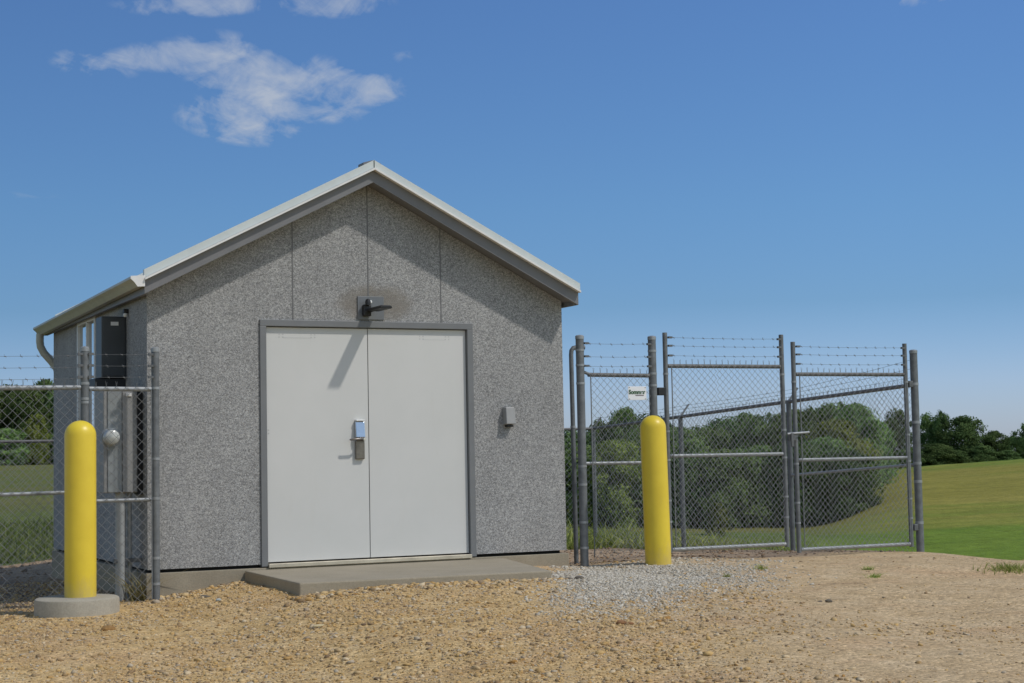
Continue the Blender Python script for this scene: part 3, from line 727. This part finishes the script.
# --- sign on the fence
sg = thing('fence_sign', (2.892, GY-.04, 1.52), 'small white sign with green lettering wired to the narrow fence panel', 'sign')
MB().box((2.786, GY-.046, 1.452), (2.998, GY-.042, 1.588)).build('plate', MT['sign'], sg, bevel=.002)
def lettering(txt, size, x, y, z, mat, parent, bold=.0, sx=1.0):
    cu = bpy.data.curves.new('lettering', 'FONT'); cu.body = txt; cu.size = size; cu.extrude = .0008; cu.offset = bold; cu.align_x = 'CENTER'; cu.align_y = 'CENTER'
    tmp = bpy.data.objects.new('lettering_src', cu); col.objects.link(tmp)
    dg = bpy.context.evaluated_depsgraph_get(); me = bpy.data.meshes.new_from_object(tmp.evaluated_get(dg))
    bpy.data.objects.remove(tmp)
    o = bpy.data.objects.new('lettering', me); col.objects.link(o); me.materials.clear(); me.materials.append(mat)
    o.parent = parent; o.location = Vector((x, y, z))-Vector(parent.location); o.rotation_euler = (R(90), 0, 0); o.scale = (sx, 1, 1)
    return o
lettering('Sommer', .060, 2.888, GY-.0475, 1.530, MT['sign_green'], sg, .0022, .92)
MB().box((2.87, GY-.0475, 1.493), (2.965, GY-.0465, 1.501)).build('underline', MT['sign_dark'], sg)
for x in (2.80, 2.985):
    for z in (1.462, 1.578): MB().lathe((x, GY-.0465, z), [(.005, -.003), (.005, .003)], 8).build('grommet', MT['galv'], sg)

# --- gate leaves
def gate(x0, x1, ztop, zr, zm, zb, label, tb_left=True, z_off=0.):
    g = thing('gate_leaf', ((x0+x1)/2, GY, zb), label, 'gate', 'swing gate leaves of the compound')
    for x in (x0, x1):
        sgn = 1
        MB().tube([(x, GY, zb-.03), (x, GY, ztop)], .0245, 14).build('stile', MT['galv'], g, smooth=True)
    rail(g, (x0+.024, GY, zr), (x1-.024, GY, zr+.002), mat='galv_top'); rail(g, (x0+.024, GY, zm), (x1-.024, GY, zm-.002), .019)
    rail(g, (x0+.024, GY, zb), (x1-.024, GY, zb), .021)
    chain(MB(), (x0+.05, GY-.024), (x1-.03, GY-.024), (zb+.0, zb+.0), (zr+.02, zr+.022), .036).build('chain_mesh', MT['wire'], g)
    for k, z in enumerate((ztop-.05, ztop-.135, ztop-.235)): barbed(MB(), (x0+.03, GY-.026, z), (x1-.03, GY-.026, z+.002)).build('barbed_wire', MT['barb'], g)
    clips(g, [(x0+.045, GY-.026, z) for z in (ztop-.05, ztop-.135, ztop-.235)]+[(x1-.045, GY-.026, z) for z in (ztop-.05, ztop-.135, ztop-.235)])
    for x in ((x0+.052,) if tb_left else (x0+.052, x1-.035)):
        MB().box((x-.005, GY-.036, zb+.02), (x+.005, GY-.030, zr)).build('tension_bar', MT['galv'], g)
    for x in (x0, x1):
        for z in (zr-.08, zm+.25, zm-.04, zm-.45, zb+.28): MB().lathe((x, GY, z), [(.0285, -.010), (.0285, .010)], 14).build('brace_band', MT['galv_rail'], g, smooth=True)
    return g
g1 = gate(3.258, 4.690, 2.140, 1.799, .884, -.062, 'chain-link gate leaf hinged on the post behind the right bollard')
g2 = gate(4.838, 6.330, 2.066, 1.722, .815, -.128, 'chain-link gate leaf farther from the building, beside the last post', False)
for z in (1.55, .35):
    h = MB().box((3.150, GY-.03, z-.05), (3.232, GY+.03, z+.03)); h.build('hinge', MT['black'], g1, bevel=.006)
lt = MB().box((4.716, GY-.05, 1.02), (4.812, GY-.02, 1.075)).box((4.735, GY-.07, .955), (4.772, GY-.0505, 1.10)); lt.build('latch', MT['barb'], g2, bevel=.006)
MB().tube([(4.70, GY-.045, 1.09), (4.98, GY-.045, 1.105)], .013, 8).build('latch_bar', MT['galv_rail'], g2, smooth=True)
for z in (1.62, .05):
    MB().box((6.356, GY-.03, z-.035), (6.412, GY+.03, z+.035)).build('hinge', MT['barb'], g2, bevel=.006)

# --- compound fence along the right side and the back
sf = thing('chain_link_fence', (6.45, GY, -.25), 'long chain-link fence with barbed wire running from the last gate post round the back', 'fence', 'chain-link fences round the compound')
pe_ = post(sf, 6.450, GY, -.45, 1.990, .042); bands(pe_, 6.45, GY, (1.62, 1.2, .75, .55, .1), .042, .03)
SX = 6.45; ys = [GY, 2.42, 4.95, 7.45]; zr = [1.612, 1.515, 1.405, 1.300]
for y, z in zip(ys[1:], zr[1:]):
    po = MB().tube([(SX, y, z-1.95), (SX, y, z+.01)], .032, 14).build('post', MT['galv'], sf, smooth=True)
    MB().tube([(SX, y, z+.01), (SX+.03, y, z+.04), (SX+.14, y, z+.17)], .013, 8).build('barb_arm', MT['galv'], po, smooth=True)
bx = [5.0, 2.9, .8, -1.4, -3.5, -5.6]
bz = [1.285, 1.265, 1.25, 1.22, 1.22, 1.22]
for x, z in zip(bx, bz):
    po = MB().tube([(x, 7.45, z-1.95), (x, 7.45, z+.01)], .030, 14).build('post', MT['galv'], sf, smooth=True)
for k in range(3):
    rail(sf, (SX, ys[k]+.03, zr[k]), (SX, ys[k+1], zr[k+1]), .023, mat='galv_top')
rail(sf, (SX, ys[0]+.03, .735), (SX, ys[1], .612), .017)
bq = [MB(), MB(), MB()]; c_ = MB()
for k in range(3):
    chain(c_, (SX+.024, ys[k]+.04), (SX+.024, ys[k+1]), (zr[k]-1.86, zr[k+1]-1.86), (zr[k]+.02, zr[k+1]+.02), .04)
    for q in range(3):
        o0 = (.05+.045*q, .06+.052*q)
        s0 = (SX+.02, ys[0], 1.70+.10*q) if k == 0 else (SX+o0[0], ys[k], zr[k]+o0[1])
        barbed(bq[q], s0, (SX+o0[0], ys[k+1], zr[k+1]+o0[1]), .01, .32)
xs_ = [SX]+bx; zz_ = [zr[-1]]+bz
for k in range(len(xs_)-1):
    rail(sf, (xs_[k], 7.45, zz_[k]), (xs_[k+1], 7.45, zz_[k+1]), .021, mat='galv_top')
    chain(c_, (xs_[k], 7.474), (xs_[k+1], 7.474), (zz_[k]-1.8, zz_[k+1]-1.8), (zz_[k]+.02, zz_[k+1]+.02), .045, 0)
c_.build('chain_mesh', MT['wire'], sf); [q_.build('barbed_wire', MT['barb'], sf) for q_ in bq]

# ------------------------------------------------------------------ vegetation
def leaf_cloud(seed, n_clump, per, leaf, prof, R0, squash=1.0, H=1.0, rough=.35):
    """unit-height crown: prof(t) gives the radius share at height t; leaf-sized quads gathered in clumps"""
    r = np.random.default_rng(seed); P, N, T = [], [], []
    k = 0
    while k < n_clump:
        t = r.random()**.85; rad = prof(t)
        a = r.uniform(0, 2*np.pi); q = math.sqrt(r.uniform(.05, 1.0))*(1+r.normal(0, rough*.35))
        c = np.array([math.cos(a)*rad*q*R0, math.sin(a)*rad*q*R0*squash, t*H])
        cr = r.uniform(.07, .15)*H*(.6+.6*rad); tone = np.clip(r.normal(.48, .20), 0, 1)
        m = int(per*r.uniform(.6, 1.4))
        g = r.normal(0, 1, (m, 3)); g /= np.linalg.norm(g, axis=1)[:, None]
        g *= (r.random(m)**.45)[:, None]*cr*np.array([1.15, 1.15, .8])
        P.append(c+g); N.append(.75*r.normal(0, 1, (m, 3))+np.array([0, 0, .55])+.7*g/cr+1.0*np.array([math.cos(a), math.sin(a), .3])*q); T.append(np.clip(tone+r.normal(0, .16, m), 0, 1)); k += 1
    P, N, T = np.vstack(P), np.vstack(N), np.concatenate(T); n = len(P)
    N /= np.linalg.norm(N, axis=1)[:, None]
    a = np.cross(N, r.normal(0, 1, (n, 3))); a /= np.linalg.norm(a, axis=1)[:, None]; b = np.cross(N, a)
    s = (leaf*r.uniform(.6, 1.4, n))[:, None]
    V = np.stack([P-a*s, P-b*s*.55+N*s*.15, P+a*s, P+b*s*.55+N*s*.15], 1).reshape(-1, 3)
    return V, np.arange(4*n).reshape(-1, 4), np.repeat(T, 4)
def crown_mesh(name, mat, **k):
    V, F, T = leaf_cloud(**k); me = fast_mesh(name, V, F, mat)
    at = me.attributes.new('tone', 'FLOAT', 'POINT'); at.data.foreach_set('value', T.astype(np.float32)); return me
def trunk_mesh(name, seed, lean=.02):
    r = np.random.default_rng(seed); b = MB()
    b.tube([(0, 0, -.06), (lean*.3, 0, .15), (lean, lean*.4, .4), (lean*1.2, lean, .82)], [.028, .022, .016, .004], 8)
    for k in range(9):
        z0 = r.uniform(.16, .6); a = r.uniform(0, 6.28); l = r.uniform(.14, .28)
        b.tube([(lean, 0, z0), (lean+math.cos(a)*l*.5, math.sin(a)*l*.5, z0+l*.4), (lean+math.cos(a)*l, math.sin(a)*l, z0+l*.9)], [.009, .006, .002], 5)
    me = bpy.data.meshes.new(name); me.from_pydata(b.v, [], b.f); me.update(); me.materials.append(MT['bark']); me.shade_smooth(); return me
round_p = lambda t: max(0, 1-abs((t-.50)/.52)**3)**.5
bush_p = lambda t: (1-.12*t)*max(0, 1-(max(0, t-.35)/.66)**3)**.5
tall_p = lambda t: .75*math.sqrt(max(0, 1-((t-.52)/.5)**2))+.1
open_p = lambda t: .9*math.sqrt(max(0, 1-((t-.62)/.40)**2)) if t > .22 else .15
TPL = {}
for key, pr, mat, s, nc, per in (('round', round_p, 'leaf', 11, 150, 110), ('bush', bush_p, 'leaf', 12, 170, 110), ('tall', tall_p, 'leaf', 13, 140, 100),
                                 ('roundlight', bush_p, 'leaf_light', 14, 150, 110), ('rounddark', round_p, 'leaf_dark', 15, 150, 110), ('opendark', open_p, 'leaf_deep', 16, 95, 120), ('talldark', tall_p, 'leaf_deep', 17, 130, 105),
                                 ('rounddeep', round_p, 'leaf_deep', 19, 150, 110), ('bushdeep', bush_p, 'leaf_deep', 20, 150, 110), ('shrub', bush_p, 'leaf_light', 18, 40, 90)):
    TPL[key] = (crown_mesh('crown_'+key, MT[mat], seed=s, n_clump=nc, per=per, leaf=.021 if key != 'shrub' else .03, prof=pr, R0=.42), trunk_mesh('trunk_'+key, s, .02))
def tree(key, px, D, top_y, width, label, group, name='tree', base=None, cat='tree'):
    if group and 'thicket' in group: width *= 1.4
    """a tree whose axis stands on bearing px at distance D; top_y and width give its height and spread there"""
    th = (px-512)/CF; x, y = ground_pt(D, th)
    hor = 453.9-(px-512)*.0192; ztop = CZ+(hor-top_y)*D/CF*1.004
    zb = tz(x, y) if base is None else base
    H = (ztop-zb)/1.02; S = width*D/CF/.84
    cm, tm = TPL[key]
    o = thing(name, (x, y, zb), label, cat, group)
    for nm, me in (('trunk', tm), ('crown', cm)):
        c = bpy.data.objects.new(nm, me); col.objects.link(c); c.parent = o; c.scale = (S, S, H)
        c.rotation_euler = (0, 0, 0)
    o.rotation_euler = (0, 0, (px*7.31) % 6.28)
    return o
TG = 'trees of the thicket behind the gates'
for k, px, D, ty, wd, lb in (
    ('rounddark', 566, 96, 432, 42, 'dark round tree seen in the gap between building and first fence post'),
    ('round', 602, 98, 421, 34, 'small round tree behind the left half of the narrow fence panel'),
    ('tall', 622, 97, 409, 26, 'narrow upright tree poking above the others just under the white sign'),
    ('rounddark', 647, 99, 417, 40, 'dark tree whose crown is hidden behind the right bollard dome'),
    ('bush', 676, 95, 428, 46, 'low bushy tree just right of the right bollard, behind the gate hinge stile'),
    ('round', 700, 97, 427, 42, 'rounded tree behind the left third of the hinged gate leaf'),
    ('rounddark', 724, 98, 420, 44, 'dark rounded tree behind the middle of the hinged gate leaf'),
    ('tall', 745, 98, 414, 36, 'tall tree right of the middle of the hinged gate leaf'),
    ('round', 768, 96, 415, 44, 'broad green tree behind the right end of the hinged gate leaf'),
    ('bush', 792, 95, 411, 42, 'green tree behind the latch between the gate leaves'),
    ('round', 818, 95, 408, 46, 'broad tree behind the left third of the farther gate leaf'),
    ('round', 838, 96, 404, 46, 'tallest broad tree behind the middle of the farther gate leaf'),
    ('bush', 853, 94, 405, 42, 'leafy tree at the right edge of the thicket against the grassy hill'),
    ('bush', 874, 99, 421, 24, 'lower tree stepping down from the thicket towards the grassy hill'),
    ('bush', 582, 80, 446, 50, 'low leafy tree in front of the thicket beside the first fence post'),
    ('roundlight', 613, 78, 440, 46, 'yellow green bushy tree in front of the thicket below the sign'),
    ('bush', 648, 79, 452, 52, 'low dark bushy tree in front of the thicket behind the right bollard'),
    ('rounddark', 688, 78, 452, 50, 'low dark tree in front of the thicket right of the right bollard'),
    ('bush', 722, 77, 450, 52, 'low bushy front tree of the thicket behind the hinged gate leaf, left of its middle'),
    ('bush', 756, 78, 446, 52, 'low bushy front tree of the thicket behind the hinged gate leaf, right of its middle'),
    ('rounddark', 790, 77, 444, 50, 'low dark tree in front of the thicket below the gate latch'),
    ('bush', 822, 78, 438, 50, 'low bushy tree in front of the thicket behind the left of the farther gate leaf'),
    ('roundlight', 836, 80, 420, 50, 'bright yellow green tree in front of the thicket behind the farther gate leaf'),
    ('rounddark', 842, 76, 450, 40, 'low dark tree at the right foot of the thicket by the grass slope')):
    tree(k, px, D, ty, wd, lb, TG)
tree('shrub', 713, 34, 502, 26, 'small yellow green shrub at grass edge behind the hinged gate leaf', None, 'shrub', None, 'shrub')
RG = 'trees on the skyline behind the hill'
for k, px, D, ty, wd, lb in (
    ('opendark', 896, 205, 410, 36, 'dark tree on the skyline directly left of the last fence post'),
    ('opendark', 924, 210, 414, 28, 'dark open tree on the skyline directly right of the last fence post'),
    ('talldark', 939, 208, 411, 22, 'narrow tall dark tree, second on the skyline right of the fence'),
    ('rounddeep', 962, 206, 417, 44, 'broadest dark round tree on the skyline above the grassy hill'),
    ('rounddeep', 991, 210, 431, 30, 'lower rounded tree on the skyline right of the broadest one'),
    ('rounddeep', 1010, 214, 436, 26, 'lowest dark tree on the skyline near the right picture edge'),
    ('opendark', 1023, 208, 424, 26, 'thin-topped tree cut by the right picture edge')):
    tree(k, px, D, ty, wd, lb, RG, base=-2.2)
for k, px, lb in (('bushdeep', 884, 'low scrub seen through the farther gate leaf where thicket meets the hill'), ('bushdeep', 906, 'low scrub at the foot of the last fence post on the skyline'), ('bushdeep', 932, 'low scrub at the foot of the tall skyline tree right of the fence'), ('bushdeep', 952, 'low scrub between the tall and the broadest skyline trees'), ('bushdeep', 978, 'low scrub under the right side of the broadest skyline tree'), ('bushdeep', 1003, 'low scrub under the lowest skyline trees at right')):
    tree(k, px, 200, 449-(px % 17)*.45, 26+(px % 13), lb, 'scrub along the top of the hill', 'shrub', -1.6, 'shrub')
LG = 'trees beyond the field at left'
for k, px, D, ty, wd, lb in (
    ('rounddeep', -14, 172, 386, 56, 'dark tree cut by the left picture edge beyond the field'),
    ('rounddeep', 9, 176, 387, 52, 'dark tree seen through the left fence, nearest the picture edge'),
    ('rounddeep', 26, 170, 389, 40, 'dark tree in the middle of the row seen through the left fence'),
    ('rounddeep', 44, 175, 382, 46, 'highest tree seen through the left fence next to the building corner'),
    ('round', 66, 172, 384, 44, 'tree mostly hidden behind the back left corner of the building'),
    ('roundlight', 36, 160, 414, 24, 'light green small tree in front of the dark row seen through the left fence'),
    ('bush', 4, 158, 428, 44, 'low bush at the field edge seen through the left fence'),):
    tree(k, px, D, ty, wd, lb, LG)
# grass blades and weeds at the edge of the compound (uncountable)
def blades(name, xy, h, mat, label, wd=.012, kind='stuff', cat='grass', lean=.35):
    n = len(xy); z = terrain(xy[:, 0], xy[:, 1])-.01
    base = np.stack([xy[:, 0], xy[:, 1], z], -1); a = rng.uniform(0, 6.28, n); d = np.stack([np.cos(a), np.sin(a), 0*a], -1)
    ln = np.stack([rng.normal(0, lean, n), rng.normal(0, lean, n), np.ones(n)], -1)*h[:, None]
    w_ = (wd*rng.uniform(.6, 1.5, n))[:, None]
    V = np.stack([base-d*w_, base+d*w_, base+ln*.55*np.array([.6, .6, 1])+d*w_*.7, base+ln, base+ln*.55*np.array([.6, .6, 1])-d*w_*.7], 1).reshape(-1, 3)
    i5 = 5*np.arange(n)[:, None]
    F = np.vstack([i5+np.array([[0, 1, 2, 4]])]); F2 = i5+np.array([[4, 2, 3]])
    me = bpy.data.meshes.new(name); me.from_pydata(V.tolist(), [], F.tolist()+F2.tolist()); me.update(); me.materials.append(mat)
    at = me.attributes.new('tone', 'FLOAT', 'POINT'); at.data.foreach_set('value', np.repeat(np.clip(rng.normal(.4, .25, n), 0, 1), 5).astype(np.float32))
    return me
def polar_pts(n, th0, th1, D0, D1):
    D = np.sqrt(rng.uniform(D0**2, D1**2, n)); t = rng.uniform(th0, th1, n)
    return np.stack([CX+FX*D+FY*t*D, CY+FY*D-FX*t*D], -1)
xy = polar_pts(60000, .02, .20, 22.0, 32.5); xy = xy[(xy[:, 1] > 6.6+.4*np.sin(xy[:, 0]*2))|(xy[:, 0] > 6.55)]
h = np.clip(rng.lognormal(math.log(.10), .5, len(xy)), .04, .42)
o = bpy.data.objects.new('weeds', blades('weeds', xy, h, MT['weed'], '', .014, lean=.7)); col.objects.link(o); tag(o, 'rank green weeds and grass growing behind the gates', 'weeds', None, 'stuff')
xy = polar_pts(9000, -.36, -.20, 21.5, 34); xy = xy[xy[:, 1] > 7.3+.3*np.sin(xy[:, 0]*2)]
h = np.clip(rng.lognormal(math.log(.07), .55, len(xy)), .03, .45)
o = bpy.data.objects.new('tall_grass', blades('tall_grass', xy, h, MT['meadow'], '', .014, lean=.7)); col.objects.link(o); tag(o, 'tall grass along the field edge behind the left fence', 'grass', None, 'stuff')
def tuft(x, y, n, rad, h, label, nm='weed_tuft', sd=0, mat='weed'):
    r = np.random.default_rng(sd); a = r.uniform(0, 6.28, n); q = rad*np.minimum(np.abs(r.normal(0, .45, n)), .9)
    xy = np.stack([x+q*np.cos(a), y+q*np.sin(a)], -1)
    me = blades(nm, xy, r.uniform(.3, 1.2, n)*h, MT[mat], '', .0045, lean=.9)
    o = bpy.data.objects.new(nm, me); z = tz(x, y)
    me.transform(Matrix.Translation((-x, -y, -z))); o.location = (x, y, z); col.objects.link(o); tag(o, label, 'weed', 'weed tufts on the yard')
tuft(5.17, -2.72, 330, .36, .075, 'widest green weed tuft on the dirt below the hill at right', sd=1)
tuft(3.66, -2.70, 70, .09, .05, 'tiny pale weed sprouts on the trodden dirt below the farther gate leaf', sd=2)
tuft(3.2, -1.65, 60, .09, .06, 'tiny weed sprouts on the dirt below the hinged gate leaf', sd=3)
tuft(2.55, -2.05, 36, .07, .05, 'small dark weed sprig at the edge of the pale gravel', sd=4)
tuft(4.05, -2.1, 60, .09, .05, 'scattered weed sprouts right of those below the gate leaf', sd=5)
tuft(-2.12, .02, 90, .10, .28, 'dry straw tuft at the foot of the left fence corner post', sd=6, mat='straw')

# ------------------------------------------------------------------ light and sky
sun_v = Vector((.85, -1, 1.68)).normalized()
EL = math.asin(sun_v.z); AZ = math.atan2(sun_v.x, sun_v.y)
sd = bpy.data.lights.new('sun', 'SUN'); sd.energy = 2.35; sd.angle = R(2.0); sd.color = (1, .955, .885)
so = bpy.data.objects.new('sun', sd); col.objects.link(so); so.rotation_euler = sun_v.to_track_quat('Z', 'Y').to_euler(); so.location = (10, -12, 20)
world = bpy.data.worlds.new('World'); scene.world = world; world.use_nodes = True
t = NT(world); bg = t.n['Background']
sky = t.new('ShaderNodeTexSky'); sky.sky_type = 'NISHITA'; sky.sun_disc = False; sky.sun_elevation = EL; sky.sun_rotation = AZ
sky.altitude = 300; sky.air_density = 1.0; sky.dust_density = .4; sky.ozone_density = 2.0
skyg = t.mix(1., sky.outputs[0], (.685, .91, 1.315), 'MULTIPLY')
tc = t.new('ShaderNodeTexCoord'); dirv = tc.outputs['Generated']
sp = t.new('ShaderNodeSeparateXYZ'); t.link(dirv, sp.inputs[0])
# clearer, darker air towards the horizon than the sky model gives, most of all to the north-west
skyg = t.mix(1., skyg, t.ramp(sp.outputs[2], [(0., (1.0, .90, .98)), (.04, (.98, .90, .95)), (.09, (.72, .78, .77)), (.15, (.78, .87, .82)), (.30, (.90, .96, .93))]), 'MULTIPLY')
lat = t.math('SUBTRACT', t.math('MULTIPLY', sp.outputs[0], FY), t.math('MULTIPLY', sp.outputs[1], FX))
skyg = t.mix(1., skyg, t.ramp(t.math('ADD', lat, .5), [(.15, .80), (.72, 1.)]), 'MULTIPLY')
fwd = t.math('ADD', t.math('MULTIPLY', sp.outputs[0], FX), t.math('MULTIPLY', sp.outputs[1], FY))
fill_mask = t.math('MAXIMUM', t.ramp(fwd, [(.15, 1.), (.62, 0.)]), t.ramp(sp.outputs[2], [(.36, 0.), (.62, 1.)]))
skyg = t.mix(fill_mask, skyg, t.mix(1., sky.outputs[0], (1.50, 1.39, 1.26), 'MULTIPLY'))  # sky outside the view is brightened and warmed as added fill light
# thin cirrus: streaks on a flat layer high above, patches placed by compass direction and height
zc = t.math('MAXIMUM', sp.outputs[2], .02)
px_ = t.math('DIVIDE', sp.outputs[0], zc); py_ = t.math('DIVIDE', sp.outputs[1], zc)
# layer coordinates along / across the view heading
cxv = t.new('ShaderNodeCombineXYZ')
lx = t.math('SUBTRACT', t.math('MULTIPLY', px_, FY), t.math('MULTIPLY', py_, FX)); ly = t.math('ADD', t.math('MULTIPLY', px_, FX), t.math('MULTIPLY', py_, FY))
t.link(lx, cxv.inputs[0]); t.link(ly, cxv.inputs[1])
def patch(cx, cy, rx, ry, rot, amp):
    ca, sa = math.cos(rot), math.sin(rot)
    ax = t.math('SUBTRACT', lx, cx); ay = t.math('SUBTRACT', ly, cy)
    u = t.math('DIVIDE', t.math('ADD', t.math('MULTIPLY', ax, ca), t.math('MULTIPLY', ay, sa)), rx)
    v = t.math('DIVIDE', t.math('SUBTRACT', t.math('MULTIPLY', ay, ca), t.math('MULTIPLY', ax, sa)), ry)
    d = t.math('ADD', t.math('MULTIPLY', u, u), t.math('MULTIPLY', v, v))
    return t.math('MULTIPLY', t.math('MAXIMUM', t.math('SUBTRACT', 1., d), 0.), amp)
def layer(px, py):
    d = fw+r2*((px-512)/CF)-u2*((py-341.5)/CF); X, Y = d.x/d.z, d.y/d.z
    return X*FY-Y*FX, X*FX+Y*FY
def patch_px(px, py, wx, hy, rot, amp):
    c0 = layer(px, py); c1 = layer(px+wx, py); c2 = layer(px, py+hy)
    return patch(c0[0], c0[1], abs(c1[0]-c0[0]), abs(c2[1]-c0[1]), rot, amp)
ps = None
for a in ((235, 68, 75, 34, 0, .9), (312, 92, 84, 34, 0, .95), (245, 122, 72, 27, 0, .95), (362, 88, 50, 20, 0, .7), (170, 58, 70, 17, 0, .5), (95, 66, 46, 17, 0, .75), (190, 4, 85, 15, 0, .85), (330, 2, 70, 18, 0, .8), (405, 57, 14, 8, 0, .25), (30, 197, 40, 6, 0, .12), (915, 0, 60, 8, 0, .3)):
    p_ = patch_px(*a); ps = p_ if ps is None else t.math('ADD', ps, p_)
def mapped(vec, rot, sc):
    m = t.new('ShaderNodeMapping'); m.inputs['Rotation'].default_value = (0, 0, R(rot)); t.link(vec, m.inputs[0])
    m2 = t.new('ShaderNodeMapping'); m2.inputs['Scale'].default_value = sc; t.link(m.outputs[0], m2.inputs[0]); return m2.outputs[0]
iso = t.new('ShaderNodeMapping'); iso.inputs['Scale'].default_value = (4.0, .85, 1); t.link(cxv.outputs[0], iso.inputs[0])
n1 = t.noise(1.0, 8, .58, mapped(iso.outputs[0], 20, (1.2, 3.2, 1)), dist=.7)
n2 = t.noise(1.0, 8, .62, mapped(iso.outputs[0], -16, (2.2, 3.4, 1)), dist=.5)
nz = t.math('ADD', t.math('MULTIPLY', n1, .6), t.math('MULTIPLY', n2, .4))
er = t.math('ADD', t.math('MULTIPLY', t.math('MINIMUM', ps, 1.0), .62), t.math('MULTIPLY', t.math('SUBTRACT', nz, .5), 3.6))
dens = t.math('MULTIPLY', t.ramp(er, [(.08, 0.), (.42, .42), (1.0, 1.)]), t.math('MINIMUM', t.math('MULTIPLY', ps, 3.), 1.))
cl = t.math('MULTIPLY', dens, .88)
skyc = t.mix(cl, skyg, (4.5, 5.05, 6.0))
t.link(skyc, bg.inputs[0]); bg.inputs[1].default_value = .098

scene.view_settings.view_transform = 'Standard'; scene.view_settings.look = 'None'
scene.view_settings.exposure = 0; scene.view_settings.gamma = 1; scene.view_settings.use_curve_mapping = False
scene.render.engine = 'CYCLES'; scene.cycles.max_bounces = 6; scene.cycles.use_denoising = True
